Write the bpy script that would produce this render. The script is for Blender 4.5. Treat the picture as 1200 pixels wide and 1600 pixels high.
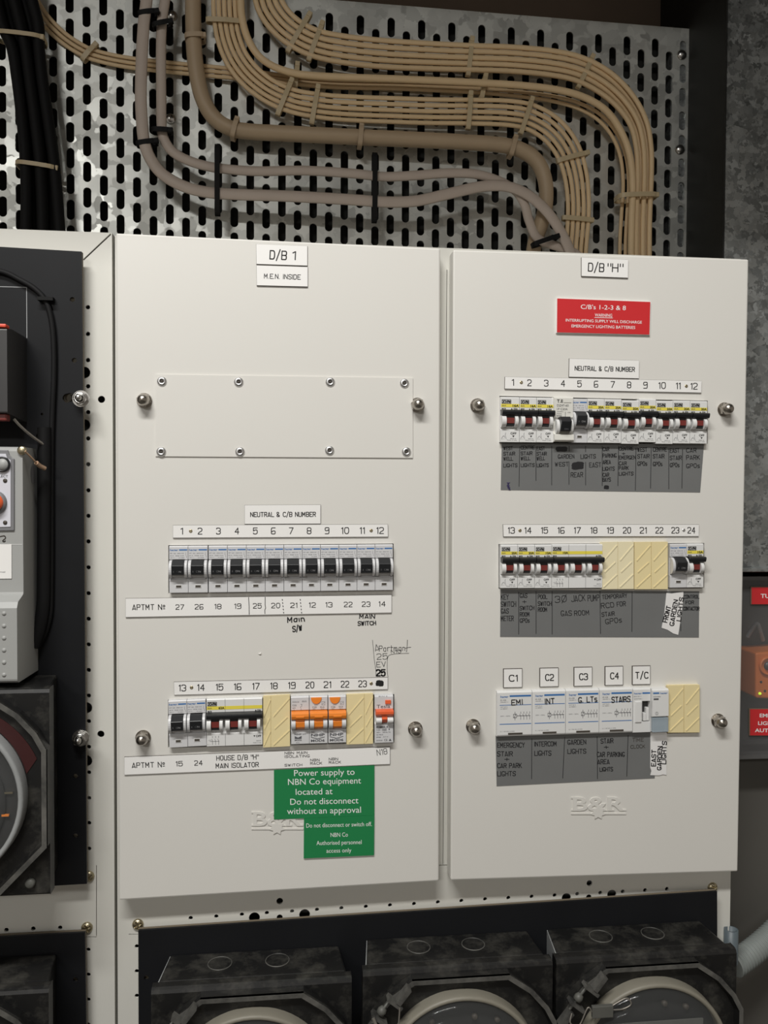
import bpy, bmesh, math, random
from mathutils import Vector, Matrix

for o in list(bpy.data.objects):
    bpy.data.objects.remove(o)
S = bpy.context.scene
COL = S.collection

# ------------------------------------------------------------------ camera
ZO = 1.75                                   # height of the top of the board covers above the floor
CAMP = Vector((0.16255, -0.80568, -0.23642 + ZO))
YAW, PITCH, ROLL, FPX = 0.11139, -0.02632, 0.00483, 1300.0
_cy, _sy, _cp, _sp = math.cos(YAW), math.sin(YAW), math.cos(PITCH), math.sin(PITCH)
FW = Vector((_sy * _cp, _cy * _cp, _sp))
_r = Vector((_cy, -_sy, 0))
_u = _r.cross(FW)
RT = math.cos(ROLL) * _r + math.sin(ROLL) * _u
UP = -math.sin(ROLL) * _r + math.cos(ROLL) * _u
cam = bpy.data.cameras.new('camera')
cam.sensor_fit = 'VERTICAL'
cam.sensor_height = 32.0
cam.lens = 32.0 * FPX / 1600.0
cam.clip_start = 0.02
camo = bpy.data.objects.new('camera', cam)
COL.objects.link(camo)
m3 = Matrix((RT, UP, -FW)).transposed()
camo.matrix_world = Matrix.Translation(CAMP) @ m3.to_4x4()
S.camera = camo

# ------------------------------------------------------------------ world, light, exposure
S.view_settings.view_transform = 'Standard'
S.view_settings.look = 'None'
S.view_settings.gamma = 1.0
S.view_settings.use_curve_mapping = False
S.view_settings.exposure = 0.0
W = bpy.data.worlds.new('world')
S.world = W
W.use_nodes = True
W.node_tree.nodes['Background'].inputs[0].default_value = (1.0, 0.90, 0.78, 1)
W.node_tree.nodes['Background'].inputs[1].default_value = 0.24
LAMP_LOC = Vector((-0.25, -1.25, 1.27 + ZO))
LAMP_W = 42.5
ld = bpy.data.lights.new('tube_light', 'AREA')
ld.shape = 'RECTANGLE'
ld.size, ld.size_y = 1.2, 0.14
ld.energy = LAMP_W
ld.color = (1.0, 0.985, 0.95)
lo = bpy.data.objects.new('tube_light', ld)
lo.location = LAMP_LOC
lo.rotation_euler = Matrix((Vector((1, 0, 0)), Vector((0, 0.72, 0.69)), Vector((0, -0.69, 0.72)))).transposed().to_euler()
COL.objects.link(lo)


l2 = bpy.data.lights.new('recess_fill_light', 'AREA')  # added fill that brightens the cable recess, no lamp in view
l2.shape = 'RECTANGLE'
l2.size, l2.size_y = 1.2, 0.14
l2.energy = 37.0
l2.color = (1.0, 0.985, 0.95)
lo2 = bpy.data.objects.new('recess_fill_light', l2)
lo2.location = (-1.3, -4.5, 1.45 + ZO)
lo2.rotation_euler = (Vector((0.3, 0, 1.6)) - lo2.location).to_track_quat('-Z', 'Y').to_euler()
COL.objects.link(lo2)


def P(px, py, Y=0.0):
    """the point on the plane Y = const that the photo shows at this pixel"""
    d = FW * FPX + RT * (px - 600.0) + UP * (800.0 - py)
    return CAMP + d * ((Y - CAMP.y) / d.y)


# ------------------------------------------------------------------ materials
def mat(name, col, rough=0.5, metal=0.0, noise=0.0, scale=30.0, bump=0.0, spec=0.5, coat=0.0, stretch=None):
    m = bpy.data.materials.new(name)
    m.use_nodes = True
    nt = m.node_tree
    b = nt.nodes['Principled BSDF']
    b.inputs['Base Color'].default_value = (*col, 1)
    b.inputs['Roughness'].default_value = rough
    b.inputs['Metallic'].default_value = metal
    b.inputs['Specular IOR Level'].default_value = spec
    b.inputs['Coat Weight'].default_value = coat
    if noise or bump:
        tc = nt.nodes.new('ShaderNodeTexCoord')
        n = nt.nodes.new('ShaderNodeTexNoise')
        n.inputs['Scale'].default_value = scale
        n.inputs['Detail'].default_value = 6
        nt.links.new(tc.outputs['Object'], n.inputs['Vector'])
        if noise:
            mx = nt.nodes.new('ShaderNodeMix')
            mx.data_type = 'RGBA'
            mx.inputs[6].default_value = (*[c * (1 - noise) for c in col], 1)
            mx.inputs[7].default_value = (*[min(1, c * (1 + noise)) for c in col], 1)
            nt.links.new(n.outputs['Fac'], mx.inputs[0])
            nt.links.new(mx.outputs[2], b.inputs['Base Color'])
        if bump:
            bp = nt.nodes.new('ShaderNodeBump')
            bp.inputs['Strength'].default_value = bump
            bp.inputs['Distance'].default_value = 0.002
            nt.links.new(n.outputs['Fac'], bp.inputs['Height'])
            nt.links.new(bp.outputs['Normal'], b.inputs['Normal'])
    return m


def galv(name, lo_, hi_, scale, rough, metal=0.85):
    """spangled galvanised steel"""
    m = bpy.data.materials.new(name)
    m.use_nodes = True
    nt = m.node_tree
    b = nt.nodes['Principled BSDF']
    tc = nt.nodes.new('ShaderNodeTexCoord')
    n0 = nt.nodes.new('ShaderNodeTexNoise')
    n0.inputs['Scale'].default_value = scale * 1.3
    n0.inputs['Detail'].default_value = 4
    mv = nt.nodes.new('ShaderNodeMix')
    mv.data_type = 'RGBA'
    mv.inputs[0].default_value = 0.02
    v = nt.nodes.new('ShaderNodeTexVoronoi')
    v.inputs['Scale'].default_value = scale
    v.inputs['Randomness'].default_value = 1.0
    nt.links.new(tc.outputs['Object'], n0.inputs['Vector'])
    nt.links.new(tc.outputs['Object'], mv.inputs[6])
    nt.links.new(n0.outputs['Color'], mv.inputs[7])
    nt.links.new(mv.outputs[2], v.inputs['Vector'])
    n1 = nt.nodes.new('ShaderNodeTexNoise')
    n1.inputs['Scale'].default_value = 9.0
    n1.inputs['Detail'].default_value = 5
    nt.links.new(tc.outputs['Object'], n1.inputs['Vector'])
    ad = nt.nodes.new('ShaderNodeMath')
    ad.operation = 'MULTIPLY_ADD'
    sep = nt.nodes.new('ShaderNodeSeparateColor')
    nt.links.new(v.outputs['Color'], sep.inputs[0])
    nt.links.new(sep.outputs[0], ad.inputs[0])
    ad.inputs[1].default_value = 0.55
    nt.links.new(n1.outputs['Fac'], ad.inputs[2])
    rp = nt.nodes.new('ShaderNodeValToRGB')
    rp.color_ramp.elements[0].position = 0.35
    rp.color_ramp.elements[0].color = (*lo_, 1)
    rp.color_ramp.elements[1].position = 1.05
    rp.color_ramp.elements[1].color = (*hi_, 1)
    nt.links.new(ad.outputs[0], rp.inputs[0])
    nt.links.new(rp.outputs[0], b.inputs['Base Color'])
    b.inputs['Metallic'].default_value = metal
    rr = nt.nodes.new('ShaderNodeMapRange')
    rr.inputs['To Min'].default_value = rough - 0.1
    rr.inputs['To Max'].default_value = rough + 0.15
    nt.links.new(sep.outputs[1], rr.inputs['Value'])
    nt.links.new(rr.outputs[0], b.inputs['Roughness'])
    return m


def dusty(name, col, dust, lo_, hi_, rough=0.35, scale=22):
    m = bpy.data.materials.new(name)
    m.use_nodes = True
    nt = m.node_tree
    b = nt.nodes['Principled BSDF']
    tc = nt.nodes.new('ShaderNodeTexCoord')
    n = nt.nodes.new('ShaderNodeTexNoise')
    n.inputs['Scale'].default_value = scale
    n.inputs['Detail'].default_value = 8
    n.inputs['Roughness'].default_value = 0.7
    nt.links.new(tc.outputs['Object'], n.inputs['Vector'])
    rp = nt.nodes.new('ShaderNodeValToRGB')
    rp.color_ramp.elements[0].position = lo_
    rp.color_ramp.elements[1].position = hi_
    rp.color_ramp.elements[0].color = (*col, 1)
    rp.color_ramp.elements[1].color = (*dust, 1)
    nt.links.new(n.outputs['Fac'], rp.inputs[0])
    nt.links.new(rp.outputs[0], b.inputs['Base Color'])
    b.inputs['Roughness'].default_value = rough
    return m


def glass(name, alpha, col, rough=0.05):
    m = bpy.data.materials.new(name)
    m.use_nodes = True
    nt = m.node_tree
    out = nt.nodes['Material Output']
    b = nt.nodes['Principled BSDF']
    b.inputs['Base Color'].default_value = (*col, 1)
    b.inputs['Roughness'].default_value = rough
    t = nt.nodes.new('ShaderNodeBsdfTransparent')
    mx = nt.nodes.new('ShaderNodeMixShader')
    mx.inputs[0].default_value = alpha
    nt.links.new(t.outputs[0], mx.inputs[1])
    nt.links.new(b.outputs[0], mx.inputs[2])
    nt.links.new(mx.outputs[0], out.inputs[0])
    return m


M = {
    'white': mat('cream_white_powder_coat', (0.70, 0.685, 0.645), 0.42, noise=0.025, scale=5, spec=0.4),
    'frame': mat('off_white_enamel', (0.66, 0.65, 0.60), 0.45, noise=0.03, scale=8, spec=0.4),
    'sign': mat('white_laminate', (0.86, 0.85, 0.83), 0.4),
    'core': mat('dark_laminate_core', (0.06, 0.05, 0.04), 0.6),
    'ink': mat('black_ink', (0.012, 0.012, 0.012), 0.5),
    'pen': mat('marker_ink', (0.012, 0.012, 0.014), 0.55),
    'biro': mat('thin_pen_ink', (0.05, 0.05, 0.05), 0.6),
    'violet': mat('violet_ink', (0.05, 0.04, 0.12), 0.6),
    'grey_ink': mat('grey_print', (0.10, 0.10, 0.11), 0.5),
    'pale_ink': mat('pale_grey_print', (0.30, 0.30, 0.31), 0.5),
    'blue': mat('blue_print', (0.04, 0.16, 0.42), 0.45),
    'yellow': mat('yellow_print', (0.78, 0.66, 0.08), 0.45),
    'body': mat('light_grey_plastic', (0.62, 0.62, 0.63), 0.38, spec=0.5),
    'bodyw': mat('white_plastic', (0.72, 0.72, 0.71), 0.36, spec=0.5),
    'bodyc': mat('cream_plastic', (0.70, 0.69, 0.64), 0.38, spec=0.5),
    'black': mat('black_plastic', (0.016, 0.017, 0.019), 0.33, spec=0.5),
    'dark': mat('dark_void', (0.008, 0.008, 0.008), 0.8),
    'redp': mat('dark_red_plastic', (0.17, 0.025, 0.02), 0.45),
    'orange': mat('orange_plastic_and_glint', (0.86, 0.25, 0.03), 0.35),
    'redorange': mat('red_orange_plastic', (0.80, 0.13, 0.04), 0.35),
    'blank': mat('yellowed_cream_plastic', (0.80, 0.68, 0.38), 0.45, noise=0.03, scale=10),
    'blank2': mat('pale_cream_plastic', (0.82, 0.74, 0.50), 0.45, noise=0.03, scale=10),
    'tape': mat('grey_tape', (0.165, 0.168, 0.167), 0.5, noise=0.08, scale=25, spec=0.3),
    'scrap': mat('white_tape', (0.80, 0.79, 0.78), 0.5),
    'red': mat('red_laminate', (0.60, 0.025, 0.03), 0.4),
    'green': mat('green_laminate', (0.014, 0.215, 0.068), 0.42),
    'whitetext': mat('white_lettering', (0.86, 0.86, 0.85), 0.45),
    'nut': mat('nickel_plate', (0.42, 0.39, 0.35), 0.28, metal=1.0, noise=0.1, scale=150),
    'steel': mat('bright_steel', (0.62, 0.61, 0.59), 0.25, metal=1.0),
    'rivet': mat('aluminium_rivet', (0.70, 0.70, 0.70), 0.35, metal=1.0),
    'brass': mat('passivated_screw', (0.50, 0.44, 0.30), 0.35, metal=1.0),
    'board': mat('black_panel_board', (0.009, 0.0095, 0.011), 0.5, noise=0.25, scale=14, spec=0.2),
    'boardedge': mat('brown_board_edge', (0.16, 0.13, 0.09), 0.7),
    'cream': mat('cream_cable_sheath', (0.82, 0.615, 0.365), 0.5, noise=0.06, scale=60),
    'creamt': mat('cream_cable_tie', (0.58, 0.47, 0.29), 0.45),
    'taupe': mat('taupe_cable_sheath', (0.50, 0.38, 0.25), 0.5, noise=0.05, scale=50),
    'pink': mat('pinkish_grey_cable_sheath', (0.58, 0.49, 0.42), 0.5, noise=0.05, scale=60),
    'bcable': mat('black_cable_sheath', (0.007, 0.007, 0.0075), 0.65, spec=0.2),
    'btie': mat('black_cable_tie', (0.006, 0.006, 0.006), 0.6, spec=0.2),
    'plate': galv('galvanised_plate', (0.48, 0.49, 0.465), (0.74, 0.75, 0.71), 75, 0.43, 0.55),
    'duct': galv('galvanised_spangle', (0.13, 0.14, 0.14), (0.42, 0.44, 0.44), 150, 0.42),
    'wall': mat('brown_render', (0.24, 0.185, 0.145), 0.9, noise=0.15, scale=12, bump=0.3),
    'greywall': mat('grey_render', (0.095, 0.090, 0.080), 0.9, noise=0.12, scale=9, bump=0.2),
    'floor': mat('concrete', (0.14, 0.13, 0.115), 0.85, noise=0.2, scale=6),
    'meter': dusty('dusty_black_bakelite', (0.008, 0.008, 0.008), (0.07, 0.067, 0.058), 0.48, 0.78, 0.4, 34),
    'meterrim': dusty('worn_black_edge', (0.04, 0.04, 0.038), (0.16, 0.155, 0.14), 0.35, 0.8, 0.45, 40),
    'ring': mat('grey_cream_gasket', (0.22, 0.205, 0.165), 0.5, noise=0.1, scale=60),
    'ringw': mat('grey_gasket_and_side_plate', (0.30, 0.31, 0.31), 0.5, noise=0.1, scale=60),
    'glass': glass('meter_glass', 0.08, (0.25, 0.26, 0.26)),
    'dial': mat('meter_dial', (0.13, 0.13, 0.12), 0.5, noise=0.2, scale=30),
    'darkmetal': mat('dark_dial_back', (0.022, 0.022, 0.022), 0.5, noise=0.4, scale=40),
    'redlabel': mat('dull_red_card', (0.04, 0.006, 0.006), 0.5, noise=0.3, scale=40),
    'seal': mat('grey_seal', (0.10, 0.10, 0.09), 0.5, noise=0.2, scale=90),
    'wire': mat('dull_wire', (0.30, 0.28, 0.25), 0.4, metal=0.6),
    'copper': mat('copper_wire', (0.45, 0.30, 0.20), 0.4, metal=0.4),
    'device': mat('grey_device_plastic', (0.36, 0.365, 0.355), 0.45, noise=0.03, scale=20),
    'devframe': mat('grey_bezel', (0.20, 0.20, 0.21), 0.4),
    'card': mat('lilac_white_card', (0.66, 0.66, 0.72), 0.5),
    'line': mat('engraved_grey_line', (0.40, 0.41, 0.42), 0.6),
    'rednub': mat('red_nub', (0.75, 0.08, 0.04), 0.4),
    'conduit': mat('grey_conduit_plastic', (0.23, 0.25, 0.24), 0.5),
    'pipe': mat('blue_grey_pipe', (0.10, 0.125, 0.14), 0.45),
    'orbody': mat('orange_housing', (0.50, 0.13, 0.02), 0.45, noise=0.1, scale=50),
    'smoke': mat('dark_grey_housing', (0.035, 0.034, 0.034), 0.4, noise=0.2, scale=30),
    'clear': glass('clear_cover', 0.07, (0.6, 0.6, 0.6)),
    'clearblue': glass('tinted_clear_flap', 0.6, (0.42, 0.50, 0.56), 0.2),
}
led = bpy.data.materials.new('green_led')
led.use_nodes = True
_b = led.node_tree.nodes['Principled BSDF']
_b.inputs['Base Color'].default_value = (0.3, 0.5, 0.02, 1)
_b.inputs['Emission Color'].default_value = (0.55, 0.75, 0.03, 1)
_b.inputs['Emission Strength'].default_value = 0.9
M['led'] = led
tube = bpy.data.materials.new('lamp_tube')
tube.use_nodes = True


# ------------------------------------------------------------------ mesh building
class MB:
    def __init__(self):
        self.v, self.f, self.smooth = [], [], []

    def add(self, verts, faces, smooth=False):
        n = len(self.v)
        self.v += [Vector(p) for p in verts]
        self.f += [[i + n for i in f] for f in faces]
        self.smooth += [smooth] * len(faces)

    def box(self, x0, x1, y0, y1, z0, z1):
        v = [(x, y, z) for x in (x0, x1) for y in (y0, y1) for z in (z0, z1)]
        self.add(v, [(0, 1, 3, 2), (4, 6, 7, 5), (0, 4, 5, 1), (2, 3, 7, 6), (0, 2, 6, 4), (1, 5, 7, 3)])

    def slab(self, front, depth):
        """front: loop of points; extruded by depth along +Y"""
        n = len(front)
        back = [Vector(p) + Vector((0, depth, 0)) for p in front]
        self.add(list(front) + back, [list(range(n)), list(range(2 * n - 1, n - 1, -1))] +
                 [(i, i + n, (i + 1) % n + n, (i + 1) % n) for i in range(n)])

    def poly(self, pts):
        self.add(pts, [list(range(len(pts)))])

    def prism_x(self, x0, x1, prof, smooth=False):
        """prof: list of (y, z), extruded along X"""
        n = len(prof)
        v = [(x0, y, z) for y, z in prof] + [(x1, y, z) for y, z in prof]
        self.add(v, [list(range(n)), list(range(2 * n - 1, n - 1, -1))])
        self.add(v, [(i, i + n, (i + 1) % n + n, (i + 1) % n) for i in range(n)], smooth)

    def lathe(self, c, axis, prof, n=24, smooth=True):
        """prof: list of (r, h) along axis from c"""
        c, axis = Vector(c), Vector(axis).normalized()
        a = axis.orthogonal().normalized()
        b = axis.cross(a)
        v = []
        for r, h in prof:
            for k in range(n):
                t = 2 * math.pi * k / n
                v.append(c + axis * h + (a * math.cos(t) + b * math.sin(t)) * r)
        f = []
        for j in range(len(prof) - 1):
            for k in range(n):
                f.append((j * n + k, j * n + (k + 1) % n, (j + 1) * n + (k + 1) % n, (j + 1) * n + k))
        self.add(v, f, smooth)
        m = len(prof)
        if prof[0][0] > 1e-6:
            self.add(v[:n], [list(range(n))])
        if prof[-1][0] > 1e-6:
            self.add(v[(m - 1) * n:], [list(range(n))])

    def tube(self, pts, r, n=10, flat=1.0, rfun=None, wide=None):
        """swept tube; flat scales the depth (Y) radius"""
        pts = [Vector(p) for p in pts]
        V = []
        L = 0
        for i, p in enumerate(pts):
            t = (pts[min(i + 1, len(pts) - 1)] - pts[max(i - 1, 0)]).normalized()
            if i:
                L += (pts[i] - pts[i - 1]).length
            s = t.cross(Vector((0, 1, 0)))
            if s.length < 1e-4:
                s = Vector((1, 0, 0))
            s.normalize()
            q = t.cross(s).normalized()
            rr = r * (rfun(L) if rfun else 1.0)
            for k in range(n):
                a = 2 * math.pi * k / n
                V.append(p + s * math.cos(a) * rr + q * math.sin(a) * rr * flat)
        F = []
        for j in range(len(pts) - 1):
            for k in range(n):
                F.append((j * n + k, j * n + (k + 1) % n, (j + 1) * n + (k + 1) % n, (j + 1) * n + k))
        self.add(V, F, True)
        self.add(V[:n], [list(range(n))])
        self.add(V[-n:], [list(range(n))])

    def mesh(self, name, off=Vector((0, 0, 0))):
        me = bpy.data.meshes.new(name)
        me.from_pydata([p - off for p in self.v], [], self.f)
        me.polygons.foreach_set('use_smooth', self.smooth)
        me.update()
        return me

    def fixn(self, me):
        bm = bmesh.new()
        bm.from_mesh(me)
        bmesh.ops.recalc_face_normals(bm, faces=bm.faces)
        bm.to_mesh(me)
        bm.free()


def obj(name, mb, m, parent=None, loc=None, bevel=0, fix=True):
    """one mesh object; vertices are given in world space (or in the parent's space for a parent at local origin)"""
    if parent is not None:
        off = Vector(parent.get('_o', (0, 0, 0)))
    elif loc is not None:
        off = Vector(loc)
    else:
        lo_ = [min(p[i] for p in mb.v) for i in range(3)]
        hi_ = [max(p[i] for p in mb.v) for i in range(3)]
        off = Vector(((lo_[0] + hi_[0]) / 2, hi_[1], lo_[2]))
    me = mb.mesh(name, off)
    if fix:
        mb.fixn(me)
    o = bpy.data.objects.new(name, me)
    me.materials.append(M[m] if isinstance(m, str) else m)
    COL.objects.link(o)
    if parent is None:
        o.location = off
    else:
        o.parent = parent
    o['_o'] = tuple(off)
    if bevel:
        bv = o.modifiers.new('bevel', 'BEVEL')
        bv.width = bevel
        bv.segments = 2
        bv.limit_method = 'ANGLE'
        bv.angle_limit = math.radians(50)
    return o


def tag(o, label, cat, group=None):
    o['label'] = label
    o['category'] = cat
    if group:
        o['group'] = group
    return o


def empty(name, loc):
    o = bpy.data.objects.new(name, None)
    o.empty_display_size = 0.01
    COL.objects.link(o)
    o.location = loc
    o['_o'] = tuple(loc)
    return o


def struct(name, mb, m, **k):
    o = obj(name, mb, m, **k)
    o['kind'] = 'structure'
    return o


def dup(root, loc, rot=None):
    r = root.copy()
    COL.objects.link(r)
    r.location = loc
    if rot is not None:
        r.rotation_euler = rot
    for ch in list(root.children):
        c = ch.copy()
        COL.objects.link(c)
        c.parent = r
        for g in list(ch.children):
            d = g.copy()
            COL.objects.link(d)
            d.parent = c
    return r


def cut(o, cutters):
    """boolean the joined cutter mesh out of o and bake the result"""
    me = cutters.mesh('cutter')
    cutters.fixn(me)
    c = bpy.data.objects.new('cutter', me)
    COL.objects.link(c)
    md = o.modifiers.new('cut', 'BOOLEAN')
    md.operation = 'DIFFERENCE'
    md.solver = 'EXACT'
    md.use_self = True
    md.object = c
    dg = bpy.context.evaluated_depsgraph_get()
    new = bpy.data.meshes.new_from_object(o.evaluated_get(dg), depsgraph=dg)
    old = o.data
    o.modifiers.clear()
    o.data = new
    new.name = old.name
    bpy.data.objects.remove(c)
    return o


def cyl_y(mb, x, z, r, y0, y1, n=14):
    mb.lathe((x, y0, z), (0, 1, 0), [(r, 0), (r, y1 - y0)], n, False)


# ------------------------------------------------------------------ lettering
GL = {
    'A': (4, "00 26 40|11 31"), 'B': (4, "06 00|06 26|~26 46 43 23|03 23|~23 43 40 20|20 00"), 'C': (4, "~45 46 06 00 40 41"),
    'D': (4, "06 00|06 16|~16 46 40 10|10 00"), 'E': (3.6, "46 06 00 40|03 33"), 'F': (3.4, "46 06 00|03 33"),
    'G': (4, "~45 46 06 00 40 42|42 22"), 'H': (4, "00 06|40 46|03 43"), 'I': (0, "00 06"), 'J': (3.4, "~46 42 40 00 01"),
    'K': (4, "00 06|46 02|14 40"), 'L': (3.4, "06 00 40"), 'M': (4.6, "00 06 22 46 40"), 'N': (4, "00 06 40 46"),
    'O': (4, "~26 06 00 40 46 26"), 'P': (4, "00 06|06 26|~26 46 43 23|23 03"), 'Q': (4, "~26 06 00 40 46 26|22 40"),
    'R': (4, "00 06|06 26|~26 46 43 23|23 03|23 40"), 'S': (4, "~45 46 06 03 43 40 00 01"), 'T': (4, "06 46|26 20"),
    'U': (4, "06 02|~02 00 40 42|42 46"), 'V': (4, "06 20 46"), 'W': (5, "06 10 25 30 46"), 'X': (4, "00 46|06 40"),
    'Y': (4, "06 23 46|23 20"), 'Z': (4, "06 46 00 40"),
    '0': (3.6, "~26 06 00 40 46 26"), '1': (1.2, "05 1.2,6 1.2,0"), '2': (4, "~05 06 46 43 12 00|00 40"),
    '3': (4, "~05 06 46 43 23|~23 43 40 00 01"), '4': (4, "30 36 02 42"), '5': (4, "46 06 03|~03 24 44 40 00 01"),
    '6': (4, "~46 26 06 02 00 20 40 43 23 02"), '7': (4, "06 46 10"), '8': (4, "~23 43 46 06 03 23|~23 03 00 40 43 23"),
    '9': (4, "~00 20 40 44 46 26 06 03 23 44"), '&': (4.4, "~40 04 06 36 34 02 00 30 42"), '/': (3, "0,-1 3,7"),
    '"': (1.6, "04 06|24 26"), "'": (0.3, "04 06"), '.': (0.4, "00 0,.2"), '-': (3, "03 33"), '+': (3.4, "03 43|21 25"),
    ' ': (2.2, ""), 'o': (2.4, "~15 05 03 23 25 15|01 21"), '!': (4, "~26 06 00 40 46 26|0,-1 4,7"),
    'a': (3.4, "~33 34 04 00 30 32|34 30"), 'e': (3.2, "~02 32 34 04 00 30"), 'l': (0.6, "06 00"), 'i': (0.4, "04 00"),
    'm': (4.6, "04 00|~03 14 24 20|~23 34 44 40"), 'n': (3.2, "04 00|~03 04 34 30"), 'p': (3.4, "04 0,-2|~04 34 30 00"),
    'r': (2.4, "04 00|~03 14 34"), 't': (2.6, "16 10 20|04 34"), 'u': (3.2, "~04 00 30 34|34 30"), 's': (3, "~34 04 02 32 30 00"),
    'c': (3, "~33 34 04 00 30 31"), 'k': (3, "06 00|34 02|12 30"), 'w': (4, "04 10 23 30 44"), '_': (5, "00 50"),
}
_gc = {}


def glyph(ch):
    if ch in _gc:
        return _gc[ch]
    w, s = GL[ch]
    out = []
    for st in s.split('|'):
        if not st:
            continue
        sm = st.startswith('~')
        pts = []
        for t in st.lstrip('~').split():
            if ',' in t:
                a, b = t.split(',')
                pts.append((float(a), float(b)))
            else:
                pts.append((float(t[0]), float(t[1])))
        if sm:
            closed = pts[0] == pts[-1]
            for _ in range(3):
                q = [pts[0]]
                for a, b in zip(pts, pts[1:]):
                    q.append((a[0] * .75 + b[0] * .25, a[1] * .75 + b[1] * .25))
                    q.append((a[0] * .25 + b[0] * .75, a[1] * .25 + b[1] * .75))
                q.append(pts[-1])
                pts = q
        out.append(pts)
    _gc[ch] = (w, out)
    return _gc[ch]


def ribbon(mb, mp, pts, t):
    """pen stroke of width t through 2D points, mapped to the surface by mp"""
    h = t * 0.58
    for a, b in zip(pts, pts[1:]):
        dx, dy = b[0] - a[0], b[1] - a[1]
        L = math.hypot(dx, dy)
        if L < 1e-9:
            continue
        nx, ny = -dy / L * h, dx / L * h
        mb.poly([mp(a[0] + nx, a[1] + ny), mp(b[0] + nx, b[1] + ny), mp(b[0] - nx, b[1] - ny), mp(a[0] - nx, a[1] - ny)])
    for a in pts:
        mb.poly([mp(a[0] + h * math.cos(k * math.pi / 3), a[1] + h * math.sin(k * math.pi / 3)) for k in range(6)])


def stx(mb, mp, s, x0, y0, x1, y1, h, t, jit=0.0, seed=1):
    """single-stroke lettering; (x0,y0)-(x1,y1) is the middle line of the text, y down, h the letter height"""
    rnd = random.Random(seed * 7919 + len(s))
    gap = 1.7
    adv, x = [], 0.0
    for ch in s:
        w, _ = glyph(ch)
        adv.append(x)
        x += w + gap
    tot = x - gap
    if tot <= 0:
        tot = 1.0
    L = math.hypot(x1 - x0, y1 - y0)
    ux, uy = ((x1 - x0) / L, (y1 - y0) / L) if L > 1e-9 else (1, 0)
    vx, vy = uy, -ux                       # up
    k = L / tot
    for ch, a in zip(s, adv):
        w, strokes = glyph(ch)
        oy = rnd.uniform(-jit, jit) * 6
        sl = rnd.uniform(-jit, jit) * 1.2
        sc = 1 + rnd.uniform(-jit, jit)
        for st in strokes:
            q = []
            for gx, gy in st:
                lx = (a + gx + sl * (gy - 3) + rnd.uniform(-jit, jit) * 0.7) * k
                ly = ((gy - 3) * sc + oy * 0.5 + rnd.uniform(-jit, jit) * 0.7) * h / 6
                q.append((x0 + ux * lx + vx * ly, y0 + uy * lx + vy * ly))
            ribbon(mb, mp, q, t)


_fc = {}


def font_mesh(s, extrude=0.0, bold=0.0):
    key = (s, extrude, bold)
    if key in _fc:
        return _fc[key]
    cu = bpy.data.curves.new('t', 'FONT')
    cu.body = s
    cu.extrude = extrude
    cu.offset = bold
    cu.resolution_u = 3
    o = bpy.data.objects.new('t', cu)
    COL.objects.link(o)
    dg = bpy.context.evaluated_depsgraph_get()
    me = bpy.data.meshes.new_from_object(o.evaluated_get(dg), depsgraph=dg)
    v = [tuple(p.co) for p in me.vertices]
    f = [list(p.vertices) for p in me.polygons]
    bpy.data.objects.remove(o)
    bpy.data.curves.remove(cu)
    bpy.data.meshes.remove(me)
    _fc[key] = (v, f)
    return v, f


def btx(mb, mp, s, x0, y0, x1, y1, h, bold=0.0):
    """printed lettering with filled outlines, same arguments as stx"""
    v, f = font_mesh(s, 0, bold)
    if not v:
        return
    hv, _ = font_mesh('H', 0, bold)
    cap = max(p[1] for p in hv)
    lo_, hi_ = min(p[0] for p in v), max(p[0] for p in v)
    L = math.hypot(x1 - x0, y1 - y0)
    ux, uy = (x1 - x0) / L, (y1 - y0) / L
    vx, vy = uy, -ux
    k = L / (hi_ - lo_)
    pts = []
    for p in v:
        lx = (p[0] - lo_) * k
        ly = (p[1] / cap - 0.5) * h
        pts.append(mp(x0 + ux * lx + vx * ly, y0 + uy * lx + vy * ly))
    mb.add(pts, f)


def on(Y):
    return lambda x, y: P(x, y, Y)


def rect(mb, mp, x0, y0, x1, y1):
    mb.poly([mp(x0, y0), mp(x1, y0), mp(x1, y1), mp(x0, y1)])


def blob(mb, mp, x0, y0, x1, y1, seed):
    rnd = random.Random(seed)
    cx, cy, rx, ry = (x0 + x1) / 2, (y0 + y1) / 2, (x1 - x0) / 2, (y1 - y0) / 2
    pts = []
    for k in range(20):
        a = 2 * math.pi * k / 20
        c, s_ = math.cos(a), math.sin(a)
        q = 1 / max(abs(c), abs(s_)) ** 0.75
        j = rnd.uniform(0.86, 1.06)
        pts.append(mp(cx + rx * c * q * j, cy + ry * s_ * q * j))
    c0 = mp(cx, cy)
    mb.add([c0] + pts, [(0, k + 1, (k + 1) % 20 + 1) for k in range(20)])


def smooth_path(pts, n=8):
    """Catmull-Rom through the points"""
    out = []
    for i in range(len(pts) - 1):
        p0, p1, p2, p3 = pts[max(i - 1, 0)], pts[i], pts[i + 1], pts[min(i + 2, len(pts) - 1)]
        for k in range(n):
            t = k / n
            out.append(tuple(0.5 * (2 * b + (c - a) * t + (2 * a - 5 * b + 4 * c - d) * t * t + (3 * b - a - 3 * c + d) * t ** 3)
                             for a, b, c, d in zip(p0, p1, p2, p3)))
    out.append(tuple(pts[-1]))
    return out

# ================================================================== THE SETTING
b = MB(); b.box(-2.2, 2.6, -5.2, 0.3, -0.05, 0.0); struct('floor', b, 'floor')
b = MB(); b.box(-2.2, 2.6, 0.215, 0.30, 0.0, 3.25); struct('wall_back', b, 'wall')
b = MB(); b.box(-2.2, 2.6, -5.2, 0.3, 3.25, 3.35); struct('ceiling', b, 'greywall')
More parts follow.
